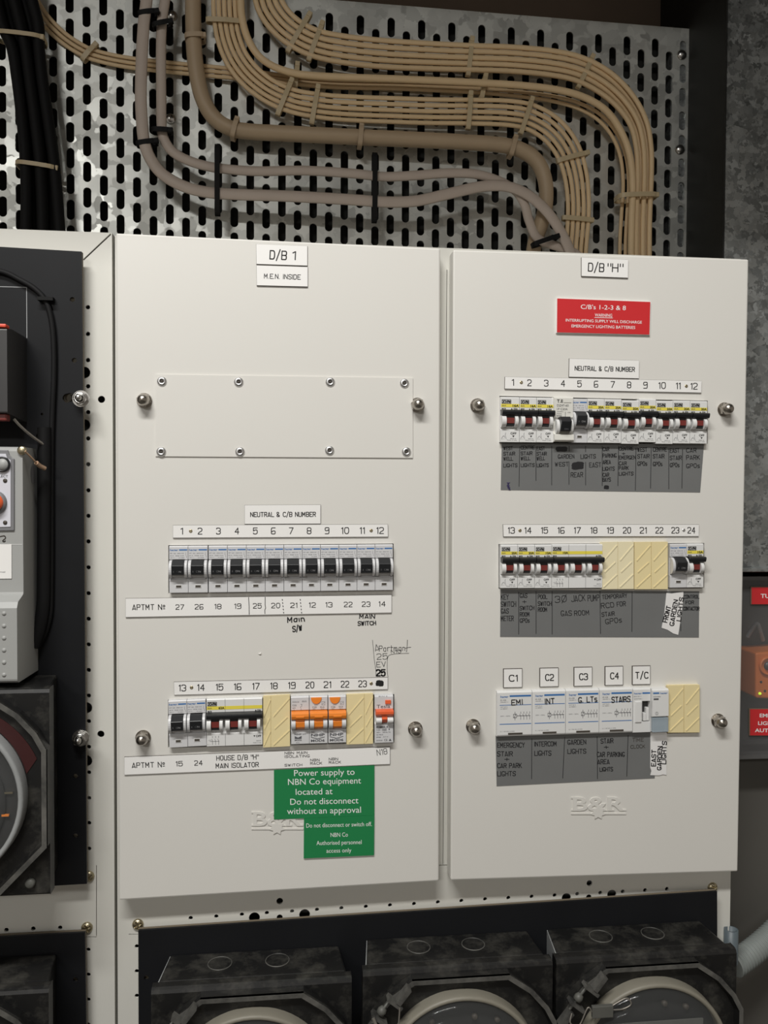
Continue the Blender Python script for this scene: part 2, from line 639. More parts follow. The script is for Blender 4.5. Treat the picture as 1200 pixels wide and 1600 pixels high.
# added unseen beam that keeps the tube light off the cable recess
SHADE_BEAM_Z = ZO + 0.437
b = MB(); b.box(-2.2, 2.6, -0.40, -0.32, SHADE_BEAM_Z, 3.25); struct('shade_beam', b, 'greywall')
# block wall beyond the boards on the right
xr = P(1158, 1300, 0.10).x
b = MB(); b.box(xr - 0.03, 2.6, 0.10, 0.214, 0.0, P(1180, 1185, 0.10).z); struct('wall_right', b, 'greywall')

# ================================================================== CABINETS
FY = 0.020                                            # front of the cabinet frames
CX0, CX1 = P(181.5, 900, FY).x, P(1141, 1410, FY).x
CZ1 = P(698, 387.5, FY).z
LX1, LZ1 = P(177, 900, FY).x, P(100, 361, FY).z
LX0 = LX1 - 0.55

cab = empty('switchboard_cabinet', (CX0, 0.12, 0.6))
tag(cab, 'wide cream steel cabinet carrying the two breaker boards', 'cabinet', None)


def carcass(x0, x1, z0, z1, y1, root):
    """hollow steel box behind the front sheet"""
    y0, t = FY + 0.002, 0.0015
    b = MB()
    b.box(x0, x0 + t, y0, y1, z0, z1); b.box(x1 - t, x1, y0, y1, z0, z1)
    b.box(x0 + t, x1 - t, y0, y1, z1 - t, z1); b.box(x0 + t, x1 - t, y0, y1, z0, z0 + t)
    b.box(x0 + t, x1 - t, y1 - t, y1, z0 + t, z1 - t)
    return obj('carcass', b, 'frame', root)


b = MB(); b.box(CX0, CX1, FY, FY + 0.002, 0.6, CZ1)
fr = obj('frame', b, 'frame', cab)
carcass(CX0, CX1, 0.6, CZ1, 0.114, cab)
c = MB()
for x, y in [(298, 1434.5), (338, 1432), (378, 1429), (417, 1426.6), (456.4, 1424), (495.4, 1421.5), (533.5, 1419), (571.7, 1416.7),
             (609.4, 1414.5), (647, 1412.4), (684.3, 1409.8), (721, 1407.6), (758, 1405), (794.4, 1403), (830.8, 1401), (866.7, 1399),
             (902, 1396.8), (938, 1395), (973, 1393), (1008, 1391), (1042, 1389), (213.8, 1478.7), (213.8, 1517.6), (213.8, 1556)]:
    p = P(x, y, FY); cyl_y(c, p.x, p.z, 0.0021, -0.01, 0.09)
for x, y, r in [(397.5, 1434, .0055), (476, 1429, .0055), (437, 1433.5, .003), (437, 1408, .0033), (885, 1403, .005), (956, 1397.6, .005),
                (920, 1402, .003), (921, 1380, .0031)]:
    p = P(x, y, FY); cyl_y(c, p.x, p.z, r, -0.01, 0.1)
for q in ([(686, 1351.5), (699, 1351), (699, 1352.5), (686, 1353)], [(201, 1459.3), (216, 1459.3), (216, 1460.6), (201, 1460.6)]):
    c.slab([P(x, y, FY) + Vector((0, -0.02, 0)) for x, y in q], 0.03)
p = P(698.5, 390, FY)
c.box(p.x - 0.0003, p.x + 0.0003, -0.01, FY + 0.004, P(698, 1352, FY).z, p.z - 0.02)
cut(fr, c)

mcab = empty('meter_cabinet', (LX1 - 0.27, 0.12, 0.6))
tag(mcab, 'cream steel meter cabinet with black panels and a mitred corner', 'cabinet')
b = MB(); b.box(LX0, LX1, FY, FY + 0.002, 0.6, LZ1)
fr2 = obj('frame', b, 'frame', mcab)
carcass(LX0, LX1, 0.6, LZ1, 0.106, mcab)
c = MB()
for y in (480, 521.7, 562.6, 603.6, 644, 685, 725.4, 766, 806, 846, 886.5, 927, 967, 1007, 1047, 1087, 1127, 1167, 1207, 1247, 1286, 1326):
    p = P(137.3 + (y - 480) * 0.0022, y, FY); cyl_y(c, p.x, p.z, 0.0021, -0.01, 0.09)
for x, y in [(138, 1484), (138, 1523), (138, 1562), (138, 1601), (10, 1453), (52, 1451), (94, 1449.5)]:
    p = P(x, y, FY); cyl_y(c, p.x, p.z, 0.0021, -0.01, 0.09)
for x, y, r in [(132, 582, .0055), (132, 664, .0055), (135, 1106, .0055), (135, 1189, .0055), (158.5, 624, .0034), (157.5, 1147, .0034)]:
    p = P(x, y, FY); cyl_y(c, p.x, p.z, r, -0.01, 0.1)
for q in ([(172.5, 364.5), (174, 366.5), (131, 407), (129.5, 405)], [(150.2, 1352), (151.2, 1352), (151.2, 1464), (150.2, 1464)],
          [(135, 1463.5), (151, 1463.5), (151, 1464.8), (135, 1464.8)]):
    c.slab([P(x, y, FY) + Vector((0, -0.02, 0)) for x, y in q], 0.03)
cut(fr2, c)


def round_screw(x, y, Y, parent, r=0.0055, m='brass'):
    p = P(x, y, Y)
    b = MB()
    b.lathe(p, (0, -1, 0), [(r, 0), (r, 0.0008), (r * .85, 0.0022), (r * .5, 0.003), (0.0001, 0.0032)], 18)
    s = obj('screw', b, m, parent)
    c = MB()
    for a in (0.5, 0.5 + math.pi / 2):
        d = Vector((math.cos(a), 0, math.sin(a))); e = Vector((-math.sin(a), 0, math.cos(a)))
        q = p + Vector((0, -0.006, 0))
        c.slab([q + d * r * .6 + e * r * .13, q - d * r * .6 + e * r * .13, q - d * r * .6 - e * r * .13, q + d * r * .6 - e * r * .13], 0.0042)
    cut(s, c)
    return s


round_screw(215.5, 1444, FY, cab)
round_screw(1113, 1386.5, FY, cab)
round_screw(138.5, 1369, FY, mcab)
round_screw(136, 1449, FY, mcab)


# ------------------------------------------------------------------ lift-off covers of the two boards
def cover(name, corners, cutouts, label):
    front = [P(x, y, 0) for x, y in corners]
    lo_ = Vector(((front[0].x + front[1].x) / 2, FY, front[2].z))
    root = empty(name, lo_)
    tag(root, label, 'cabinet cover')
    b = MB(); b.slab(front, 0.0198)
    o = obj('sheet', b, 'white', root, bevel=0.0016)
    c = MB()
    for q in cutouts:
        c.slab([P(x, y, 0) + Vector((0, -0.03, 0)) for x, y in q], 0.046)
    if cutouts:
        cut(o, c)
    return root


def cap_nut(x, y, parent):
    p = P(x, y, -0.006)
    p = Vector((p.x, 0, p.z))
    b = MB()
    R = 0.0066
    b.lathe(p, (0, -1, 0), [(0.0072, 0), (0.0072, 0.001)], 24)
    b.lathe(p + Vector((0, -0.001, 0)), (0, -1, 0), [(R, 0), (R, 0.0055)], 6, False)
    b.lathe(p + Vector((0, -0.0065, 0)), (0, -1, 0), [(R * .88, 0), (R * .86, 0.002), (R * .74, 0.0045), (R * .5, 0.0062), (R * .2, 0.0071), (0.0001, 0.0072)], 24)
    return obj('cap_nut', b, 'nut', parent)


def emblem(x0, y0, x1, y1, parent):
    """embossed B&R with a double line and a star below"""
    b = MB()
    v, f = font_mesh('B&R', 0.04, 0.022)
    lx0, lx1 = min(p[0] for p in v), max(p[0] for p in v)
    ly0, ly1 = min(p[1] for p in v), max(p[1] for p in v)
    hx = (y1 - y0) * 0.66
    pts = []
    for p in v:
        px = x0 + (x1 - x0) * (0.03 + 0.94 * (p[0] - lx0) / (lx1 - lx0))
        py = y0 + hx * (1 - (p[1] - ly0) / (ly1 - ly0))
        w = P(px, py, 0)
        w.y = -0.0009 if p[2] > 0 else 0.0004
        pts.append(w)
    b.add(pts, f)
    # slab serifs and the underline
    def bar(ax, ay, bx, by):
        w = [P(ax, ay, 0), P(bx, ay, 0), P(bx, by, 0), P(ax, by, 0)]
        b.slab([q + Vector((0, -0.00075, 0)) for q in w], 0.0012)
    wd = x1 - x0
    bar(x0, y0, x0 + wd * .10, y0 + 2.5); bar(x0, y0 + hx - 2.5, x0 + wd * .10, y0 + hx)
    bar(x0 + wd * .66, y0 + hx - 2.5, x0 + wd * .78, y0 + hx); bar(x0 + wd * .9, y0 + hx - 2.5, x1, y0 + hx)
    bar(x0 + wd * .66, y0, x0 + wd * .75, y0 + 2.5)
    yl = y0 + (y1 - y0) * .76
    bar(x0, yl, x0 + wd * .36, yl + 2.2); bar(x0 + wd * .62, yl, x1, yl + 2.2)
    cx, cy = x0 + wd * .49, y0 + (y1 - y0) * .74
    st = []
    for k in range(14):
        a = -math.pi / 2 + math.pi * k / 7
        r = (y1 - y0) * (.32 if k % 2 == 0 else .2)
        st.append(P(cx + r * 1.15 * math.cos(a), cy + r * math.sin(a), 0) + Vector((0, -0.00105, 0)))
    b.slab(st, 0.0014)
    return obj('embossed_emblem', b, 'white', parent)


def q4(x0, x1, yl0, yr0, yl1, yr1):
    return [(x0, yl0), (x1, yr0), (x1, yr1), (x0, yl1)]


left_cov = cover('breaker_board_cover', [(181, 364), (688, 388), (686, 1377), (186, 1407)],
                 [q4(263, 615, 852.0, 849.3, 927, 922.5), q4(262.5, 453, 1093.5, 1089.5, 1168.5, 1164),
                  q4(453, 616, 1087.5, 1084.5, 1164.5, 1160.5)],
                 'cream steel board cover with a blank riveted plate and green notices')
right_cov = cover('breaker_board_cover', [(708, 390), (1170, 405), (1153, 1362), (704, 1376)],
                  [q4(780.5, 1106, 618.5, 626, 692.5, 693.5), q4(779, 1100.5, 850, 848.5, 920, 919),
                   q4(775, 1093.5, 1079.5, 1072, 1152.5, 1145)],
                  'cream steel board cover with three rows of switchgear above grey tapes')
for x, y in ((224, 625), (653, 632), (222, 1155), (650, 1141)):
    cap_nut(x, y, left_cov)
for x, y in ((748, 633), (1136, 639), (741, 1137), (1126, 1128)):
    cap_nut(x, y, right_cov)
emblem(393, 1268, 474, 1302, left_cov)
emblem(892, 1245, 978, 1278, right_cov)

b = MB(); b.slab([P(x, y, -0.0012) for x, y in ((243, 585), (645, 590.5), (645, 715.5), (243, 713))], 0.0012)
plate = obj('blank_plate', b, 'white', left_cov)
for x, y in ((253, 596), (373, 597), (516, 597), (632, 599), (252, 706), (375, 706), (515, 704), (635, 706)):
    p = P(x, y, -0.0012)
    b = MB()
    b.lathe(p, (0, -1, 0), [(0.0047, 0), (0.0045, 0.0006), (0.0034, 0.0016), (0.0019, 0.0020), (0.0017, 0.0008), (0.0001, 0.0006)], 20)
    rv = obj('rivet', b, 'rivet', plate)
    b = MB()
    b.lathe(p + Vector((0, -0.00075, 0)), (0, -1, 0), [(0.0014, 0), (0.0012, 0.0004), (0.0001, 0.0005)], 10)
    o_ = obj('rivet_pin', b, 'core', plate)

# pen writing on the left cover
mp = on(-0.00015)
b = MB()
stx(b, mp, 'Main', 449.5, 968.5, 475.5, 967, 7.5, 1.5, 0.09, 3)
stx(b, mp, 'S/W', 457.5, 983, 472, 981, 8, 1.5, 0.08, 4)
obj('marker_writing', b, 'pen', left_cov)
b = MB()
stx(b, mp, 'MAIN', 562, 963.2, 585.5, 963.2, 6.2, 1.25, 0.06, 5)
stx(b, mp, 'SWITCH', 559.5, 974.3, 587, 973.5, 6, 1.25, 0.06, 6)
obj('marker_writing', b, 'pen', left_cov)
b = MB()
T = 0.75
stx(b, mp, 'A', 585.5, 1012.5, 592, 1011.5, 10, T, .05, 2)
stx(b, mp, 'Partman', 592.5, 1013.5, 633, 1012.5, 8.5, T, .05, 8)
ribbon(b, mp, [(636.6, 1000), (636.2, 1008), (635.6, 1017), (634.8, 1018.5)], T)
ribbon(b, mp, [(633.5, 1012.8), (637.5, 1011.8), (642, 1011.3)], T)
stx(b, mp, 'N10', 611, 1018.5, 626, 1017.8, 4.6, .6, .05, 9)
stx(b, mp, '25', 589, 1026, 605, 1025.3, 9, T, .04, 10)
stx(b, mp, 'EV', 588.5, 1038.3, 602.5, 1037.7, 8, T, .03, 11)
ribbon(b, mp, smooth_path([(582, 1000), (583.5, 1015), (584.5, 1028), (586.5, 1042), (587.5, 1050), (587.3, 1057)], 4), .6)
ribbon(b, mp, smooth_path([(639, 1020.8), (630, 1021), (617, 1021.8), (608, 1024), (605.3, 1030), (605, 1040), (605.2, 1050), (606.3, 1058)], 4), .6)
obj('pen_writing', b, 'biro', left_cov)
b = MB()
stx(b, mp, '25', 588.5, 1051.4, 601.5, 1051.2, 9.5, 2.0, 0, 1)
obj('bold_number', b, 'ink', left_cov)
b = MB()
b.add([P(402.5, 1021.5, 0), P(408.5, 1019, 0), P(409.5, 1023, 0), P(405, 1023.8, 0), P(406.5, 1021.5, 0) + Vector((0, -0.0014, 0))],
      [(0, 1, 4), (1, 2, 4), (2, 3, 4), (3, 0, 4)])
obj('paint_chip', b, 'white', left_cov)


# ================================================================== ENGRAVED LABELS
def sign(name, corners, label, cat='label plate', face='sign', core='core', ink='ink', art=None, t=0.0016, group=None, inset=0.35, letter='lettering', holes=()):
    front = [P(x, y, -t) for x, y in corners]
    b = MB(); b.slab([p + Vector((0, 0.0004, 0)) for p in front], t - 0.0004)
    root = obj(name, b, core)
    tag(root, label, cat, group)
    cx = sum(c_[0] for c_ in corners) / 4; cy = sum(c_[1] for c_ in corners) / 4
    ins = []
    for x, y in corners:
        ins.append(P(x + (inset if x < cx else -inset), y + (inset if y < cy else -inset), -t))
    b = MB(); b.slab(ins, 0.0005)
    fo = obj('face', b, face, root)
    if art:
        b = MB(); art(b, on(-t - 0.0001))
        obj(letter, b, ink, root)
    for i, (hx, hy, hm) in enumerate(holes):
        p = P(hx, hy, -t)
        b = MB(); b.lathe(p, (0, -1, 0), [(0.0017, 0), (0.0016, 0.0003), (0.0009, 0.0004), (0.0001, 0.0001)], 14)
        obj('pin', b, hm, root)
    return root


def row_of(nums, xs, yl, yr, h, t, wid=6.0):
    def f(b, mp):
        for s, x in zip(nums, xs):
            y = yl + (yr - yl) * (x - xs[0]) / (xs[-1] - xs[0])
            w = wid if len(s) == 1 else wid * 2.0
            if s == '1':
                w = wid * .45
            elif len(s) == 2 and '1' in s:
                w = wid * (1.1 if s == '11' else 1.75)
            stx(b, mp, s, x - w / 2, y, x + w / 2, y, h, t)
    return f


def txts(items):
    def f(b, mp):
        for it in items:
            stx(b, mp, *it)
    return f


sign('label_plate', [(400, 381), (480.5, 384), (480.5, 415.3), (400.5, 412.7)], 'white label reading D/B 1 at the top of its cover',
     art=txts([('D/B', 422, 398, 447.5, 399.2, 13, 1.6), ('1', 457.5, 399.3, 461.5, 399.5, 12.5, 1.6)]))
sign('label_plate', [(400.5, 414.3), (481, 417), (481, 448), (401, 446)], 'white label reading M.E.N. INSIDE just below the D/B 1 label',
     art=txts([('M.E.N. INSIDE', 413, 431.3, 469, 433, 7, 0.95)]))
sign('label_plate', [(382, 789), (501, 788.5), (501, 818.5), (382, 819)], 'white NEUTRAL & C/B NUMBER label above the row of twelve identical breakers',
     art=txts([('NEUTRAL & C/B NUMBER', 391.5, 804, 493, 803.6, 6.8, 1.05)]))
sign('label_strip', [(270, 820.5), (606, 819), (606.5, 838.8), (270, 840.5)], 'white number strip 1 to 12 above the row of twelve identical breakers',
     art=row_of([str(i) for i in range(1, 13)], [284, 312.5, 341.3, 370.2, 399, 427, 455, 483, 511, 539, 566, 594], 830, 829, 9.5, 1.15),
     holes=[(298, 829.8, 'brass'), (580, 829, 'brass')])


def apt1(b, mp):
    stx(b, mp, 'APTMT', 207, 949, 240.5, 948.6, 8, 1.05)
    stx(b, mp, 'No', 247.5, 948.7, 258, 948.4, 8, 1.05)
    for s, x in zip('27 26 18 19 25 20 21 12 13 22 23 14'.split(), (281, 311, 340.5, 371.5, 402, 430.5, 459, 488, 514, 544, 572, 597)):
        y = 948.6 - (x - 281) * 0.0155
        w = 12.5 if '1' not in s else 10
        stx(b, mp, s, x - w / 2, y, x + w / 2, y, 7.4, 0.95)
    ribbon(b, mp, [(388.5, 933.5), (389.2, 947), (389.4, 960)], .9)
    ribbon(b, mp, [(414.3, 933), (414.2, 945), (415, 950), (413.8, 953), (414, 959)], .9)
    for xx in (442, 470):
        for k in range(5):
            y = 936.5 + k * 5
            ribbon(b, mp, [(xx + (k - 2) * .5, y), (xx + .4 + (k - 2) * .5, y + 1.6)], 1.1)


sign('label_strip', [(196, 935), (612, 929.5), (612, 957.5), (196, 964.5)],
     'white apartment number strip 27 to 14 below the row of twelve identical breakers', art=apt1)


def strip13(b, mp):
    row_of([str(i) for i in range(13, 24)], [285, 314, 343, 371.3, 400, 428, 456, 484, 511.5, 539, 566.5], 1075, 1068.5, 9.5, 1.15)(b, mp)
    blob(b, mp, 587, 1062.5, 599.5, 1072.5, 5)


sign('label_strip', [(271.5, 1065.5), (606, 1058.5), (606, 1077), (272, 1086)], 'white number strip 13 to 23 ending in a black scribble',
     art=strip13, holes=[(299.3, 1074.3, 'brass'), (580, 1068, 'brass')])


def apt2(b, mp):
    stx(b, mp, 'APTMT', 206.5, 1196, 240.3, 1195, 7.6, 1.0)
    stx(b, mp, 'No', 247, 1194.8, 257.5, 1194.3, 8, 1.0)
    stx(b, mp, '15', 275, 1193.6, 285, 1193.2, 7.2, .95)
    stx(b, mp, '24', 304, 1192.4, 316, 1192, 7.2, .95)
    stx(b, mp, 'HOUSE D/B "H"', 338.5, 1184.7, 403.5, 1182.7, 7, .95)
    stx(b, mp, 'MAIN ISOLATOR', 337.5, 1196.8, 403.8, 1194.6, 7, .95)
    for s, x0, x1, y in (('NBN MAIN', 445, 480, 1176.8), ('ISOLATING', 445, 483.5, 1182.3), ('SWITCH', 445, 472, 1195.8),
                         ('NBN', 485, 499, 1187.8), ('RACK', 485, 503, 1193), ('NBN', 514, 528, 1186.2), ('RACK', 514, 532.5, 1191.4)):
        stx(b, mp, s, x0, y, x1, y - (x1 - x0) * .03, 3.6, .62)


s_ = sign('label_strip', [(194, 1183), (609.5, 1167), (609.5, 1194), (194, 1211)],
          'long white strip naming apartments 15 and 24, the isolator and rack circuits', art=apt2)
b = MB(); stx(b, on(-0.0018), 'N18', 589, 1176, 604.5, 1173.5, 8.5, .7, .05, 4)
obj('pencil_number', b, 'biro', s_)


def green1(b, mp):
    for s, x0, x1, y in (('Power supply to', 459.5, 554, 1207.3), ('NBN Co equipment', 450, 564, 1221.3), ('located at', 462, 519.5, 1236.8),
                         ('Do not disconnect', 453.5, 560, 1252.2), ('without an approval', 448.5, 564, 1267)):
        btx(b, mp, s, x0, y + .6, x1, y - (x1 - x0) * .022 + .6, 9.4)


def green2(b, mp):
    for s, x0, x1, y in (('Do not disconnect or switch off.', 478.5, 581, 1290), ('NBN Co', 516.5, 543.5, 1304.6),
                         ('Authorised personnel', 494.5, 565, 1317.3), ('access only', 510, 549, 1329.3)):
        btx(b, mp, s, x0, y, x1, y - (x1 - x0) * .025, 6.4)


sign('notice_plate', [(428, 1203.5), (585, 1196), (585, 1273.8), (428, 1280.7)], 'larger green notice on power supply and equipment below the long strip',
     'notice', 'green', 'green', 'whitetext', green1, 0.0014, inset=0.1)
sign('notice_plate', [(475, 1279), (585, 1274.2), (584.5, 1336.5), (474.5, 1341.5)], 'smaller green notice reading Do not disconnect or switch off',
     'notice', 'green', 'green', 'whitetext', green2, 0.0017, inset=0.1)

# right board
sign('label_plate', [(908.5, 402), (982, 405.5), (981.5, 434.3), (908.5, 431.5)], 'white label reading D/B "H" above the red warning',
     art=txts([('D/B', 919.5, 417.3, 943.5, 418.3, 12.5, 1.4), ('"H"', 950, 418, 972.5, 418.8, 12.5, 1.4)]))


def warn(b, mp):
    btx(b, mp, "C/B's 1-2-3 & 8", 907.5, 479.2, 978, 481.2, 6.8, .004)
    btx(b, mp, 'WARNING', 929.5, 492.2, 956.5, 492.9, 4.8, .004)
    ribbon(b, mp, [(929, 496.2), (957.5, 496.8)], .7)
    btx(b, mp, 'INTERRUPTING SUPPLY WILL DISCHARGE', 884, 500.1, 1003, 503.6, 4.3, .004)
    btx(b, mp, 'EMERGENCY LIGHTING BATTERIES', 893, 509.2, 992.5, 511.8, 4.5, .004)


sign('warning_plate', [(870, 465.5), (1017, 471), (1015.5, 523.5), (869.5, 520)], 'red warning plate about interrupting emergency lighting batteries',
     'warning sign', 'red', 'sign', 'whitetext', warn, 0.0024, inset=0.8)
sign('label_plate', [(889.5, 560), (999, 563), (998.5, 591.5), (889, 589)], 'white NEUTRAL & C/B NUMBER label below the red warning plate',
     art=txts([('NEUTRAL & C/B NUMBER', 898.5, 575.3, 991.5, 577.3, 6.6, 1.0)]))
sign('label_strip', [(789, 588.5), (1096.5, 595), (1096, 613.8), (788.5, 607.5)], 'white number strip 1 to 12 below the red warning plate',
     art=row_of([str(i) for i in range(1, 13)], [801.3, 827.3, 853.5, 879.7, 905.5, 931.3, 957.5, 983, 1008.5, 1034.3, 1059.8, 1084.5], 597.6, 603.5, 9.4, 1.1, 5.6),
     holes=[(814.5, 597.6, 'brass'), (1072.3, 603.3, 'brass')])
sign('label_strip', [(786, 819.5), (1092.5, 819.5), (1092, 838), (786.5, 838.5)], 'white number strip 13 to 24 above breakers and cream blanks',
     art=row_of([str(i) for i in range(13, 25)], [799, 825, 850.8, 876.7, 902.2, 928, 953.7, 979.4, 1005, 1030.2, 1055.2, 1080.3], 828.8, 828.6, 9, 1.1, 5.6),
     holes=[(812.4, 828.9, 'brass'), (1068.3, 828.5, 'rivet')])
for s, x0, y0, x1, y1 in (('C1', 786.5, 1044.7, 816.4, 1074.6), ('C2', 843.3, 1043.6, 873, 1073.3), ('C3', 896.8, 1042.3, 925.7, 1072.3),
                          ('C4', 945.3, 1041, 974, 1071), ('T/C', 988, 1040.3, 1016.6, 1069.8)):
    w = 12.5 if s != 'T/C' else 19
    cx, cy = (x0 + x1) / 2 + .5, (y0 + y1) / 2 + .2
    sign('label_plate', [(x0, y0 + .3), (x1, y0 - .3), (x1, y1 - .3), (x0, y1 + .3)], 'small square white label reading ' + s,
         art=txts([(s, cx - w / 2, cy, cx + w / 2, cy - .2, 9.4, 1.35)]), inset=0.9)


# ------------------------------------------------------------------ marker tapes
def tape(corners, label, lines, words, blobs=(), m='tape', name='marker_tape', t=0.0004, ink='pen', wid=.85, jit=.045):
    b = MB(); b.slab([P(x, y, -t) for x, y in corners], t)
    root = obj(name, b, m)
    tag(root, label, 'tape')
    mp = on(-t - 0.0001)
    b = MB()
    for i, ln in enumerate(lines):
        ribbon(b, mp, smooth_path(ln, 4), .8)
    for i, (s, x0, y0, x1, y1, h) in enumerate(words):
        stx(b, mp, s, x0, y0, x1, y1, h, wid, jit, i + len(words) * 3)
    for i, q in enumerate(blobs):
        blob(b, mp, *q, i + 3)
    obj('handwriting', b, ink, root)
    return root


def col_words(x0, x1, items, h=5.2):
    """items: (word, y) each as wide as its letters allow"""
    mx = max(len(s) for s, _ in items)
    out = []
    for s, y in items:
        w = (x1 - x0) * max(.45, len(s) / mx)
        out.append((s, x0, y, x0 + w, y - .3, h))
    return out


w1 = (col_words(787, 808, [('WEST', 700.5), ('STAIR', 709), ('WELL', 717), ('LIGHTS', 727.3)])
      + col_words(814, 835, [('CENTRE', 699.5), ('STAIR', 708.5), ('WELL', 716.5), ('LIGHTS', 727)])
      + col_words(839, 857, [('EAST', 700.5), ('STAIR', 709), ('WELL', 716.5), ('LIGHTS', 727.2)])
      + [('GARDEN', 872, 713.5, 897, 713, 5.8), ('LIGHTS', 907.5, 713.5, 930.5, 713, 6.2)]
      + [('WEST', 867.5, 725.7, 888, 725, 6), ('REAR', 892, 742, 910.5, 741.7, 7), ('EAST', 921, 726.7, 939, 726.2, 7)]
      + col_words(942, 963, [('CAR', 702), ('PARKING', 712), ('AREA', 722.3), ('LIGHTS', 732.7), ('CAR', 742), ('BAYS', 749.7)], 5.6)
      + col_words(967.3, 993, [('CENTRE', 701), ('EMERGEN', 715), ('CAR', 724), ('PARK', 731.3), ('LIGHTS', 740.3)])
      + [('+', 972, 708.7, 976, 708.7, 4)]
      + col_words(996.3, 1014.5, [('WEST', 702.7), ('STAIR', 713), ('GPOs', 724.6)], 6)
      + col_words(1020.5, 1041.5, [('CENTRE', 702.3), ('STAIR', 713), ('GPOs', 725.2)], 6)
      + col_words(1047, 1064.8, [('EAST', 704), ('STAIR', 715.5), ('GPOs', 726.8)], 6)
      + col_words(1072.5, 1093, [('CAR', 703.7), ('PARK', 715), ('GPOs', 728)], 6.2))
vl = lambda x, y0, y1, k=0: [(x, y0), (x + k * .5, (y0 + y1) / 2), (x + k, y1)]
t1 = tape([(784, 692), (1100, 694), (1094, 769.3), (782.5, 765.5)], 'grey tape of stairwell and garden light names below the row numbered 1 to 12',
          [vl(812, 698, 760, -1), vl(837.5, 698, 751), vl(862, 697, 758, 0), vl(889.3, 697, 705), vl(889, 721, 757, 0), vl(915, 697, 706),
           vl(915, 722, 758), vl(941, 697, 759), vl(966.5, 697, 759, -1), vl(993.8, 700, 766, -1), vl(1017.5, 700, 763, -1),
           vl(1045, 701, 764), vl(1066.5, 702, 763, -1)], w1,
          [(868, 697.5, 887, 706), (892.5, 721.5, 913, 734), (943.5, 758, 951.5, 764.5)], wid=.85)
b = MB(); mp = on(-0.0006)
for k in range(5):
    ribbon(b, mp, smooth_path([(792 + k * 1.2, 754), (796 - k, 759), (793 + k, 762), (798 - k * .8, 765.5)], 3), .7)
obj('scribble', b, 'violet', t1)

w2 = (col_words(783, 806, [('KEY', 933), ('SWITCH', 944), ('GAS', 955), ('METER', 966.5)], 7.5)
      + col_words(812.5, 834.5, [('GAS', 931), ('SWITCH', 950.2), ('ROOM', 960.2), ('GPOs', 969.8)], 6.2) + [('+', 816.5, 940.3, 821.5, 940.3, 6)]
      + col_words(840.8, 861.5, [('POOL', 932.8), ('SWITCH', 943.3), ('ROOM', 952.7)], 6.2)
      + [('3!', 867.5, 936.5, 885, 935.5, 10), ('JACK', 893, 935.5, 914, 934, 9.5), ('PUMP', 918.5, 934.6, 936, 934, 9.5), ('GAS', 876.6, 958.5, 893, 958, 7.5), ('ROOM', 897.5, 958.3, 920.5, 957, 7.2)]
      + [('TEMPORARY', 941, 933, 979.5, 930.6, 6), ('RCD', 939.3, 946.8, 959, 944.8, 7.5), ('FOR', 964, 944.3, 977.3, 943.2, 6.8), ('STAIR', 940.5, 960.3, 960, 958.5, 6.2), ('GPOs', 946, 971.5, 971, 968.5, 7.5)]
      + [('CONTROL', 1068.5, 932.5, 1092, 932.3, 5.4), ('FOR', 1071.5, 941.5, 1084, 941.2, 4.8), ('CONTACTOR', 1067.5, 951, 1092.5, 951, 5.4)])
tape([(782, 921), (1092.5, 924), (1092, 996), (781.5, 995)], 'grey tape naming the jack pump and gas room circuits',
     [vl(810.5, 925, 991), vl(837.7, 924, 990), vl(862.8, 924, 991), vl(937.5, 923, 990, .8), vl(987.8, 925, 987, -.5), vl(1063.8, 975, 986)], w2, wid=.85)
w3 = (col_words(777.3, 819.5, [('EMERGENCY', 1164.3), ('STAIR', 1178), ('CAR PARK', 1196.5), ('LIGHTS', 1209)], 7) + [('+', 788.5, 1186.5, 794.5, 1186.5, 6)]
      + col_words(835.5, 869.5, [('INTERCOM', 1162.5), ('LIGHTS', 1177)], 7)
      + col_words(887, 915.5, [('GARDEN', 1159.7), ('LIGHTS', 1174)], 7)
      + col_words(933, 975.5, [('CAR PARKING', 1179)], 7) + [('STAIR', 939, 1158, 958, 1157.2, 7), ('+', 944, 1167.6, 949.5, 1167.5, 6), ('AREA', 933.8, 1190.5, 952, 1190, 7), ('LIGHTS', 937.3, 1202.5, 957.3, 1201.7, 6)])
t3 = tape([(774.5, 1150), (1022, 1143), (1023, 1216), (776, 1228.5)], 'grey tape of emergency and intercom lights below the contactors',
          [vl(831, 1154, 1217, -.3), vl(882.3, 1152, 1216, -3), vl(933, 1151, 1217, .6), vl(981.4, 1149, 1213, -2)], w3, wid=.95)
b = MB(); mp = on(-0.0006)
stx(b, mp, 'TIME', 988.5, 1156.3, 1005, 1155.8, 5.2, .6, .05, 5)
stx(b, mp, 'CLOCK', 985.5, 1167, 1007.5, 1166, 5, .6, .05, 6)
obj('faint_writing', b, 'core', t3)


def scrap(corners, label, words):
    b = MB(); b.slab([P(x, y, -0.0009) for x, y in corners], 0.0005)
    r = obj('tape_scrap', b, 'scrap'); tag(r, label, 'tape')
    b = MB(); mp = on(-0.00101)
    for i, (s, x0, y0, x1, y1, h) in enumerate(words):
        stx(b, mp, s, x0, y0, x1, y1, h, 1.3, .04, i + 31)
    obj('handwriting', b, 'pen', r)


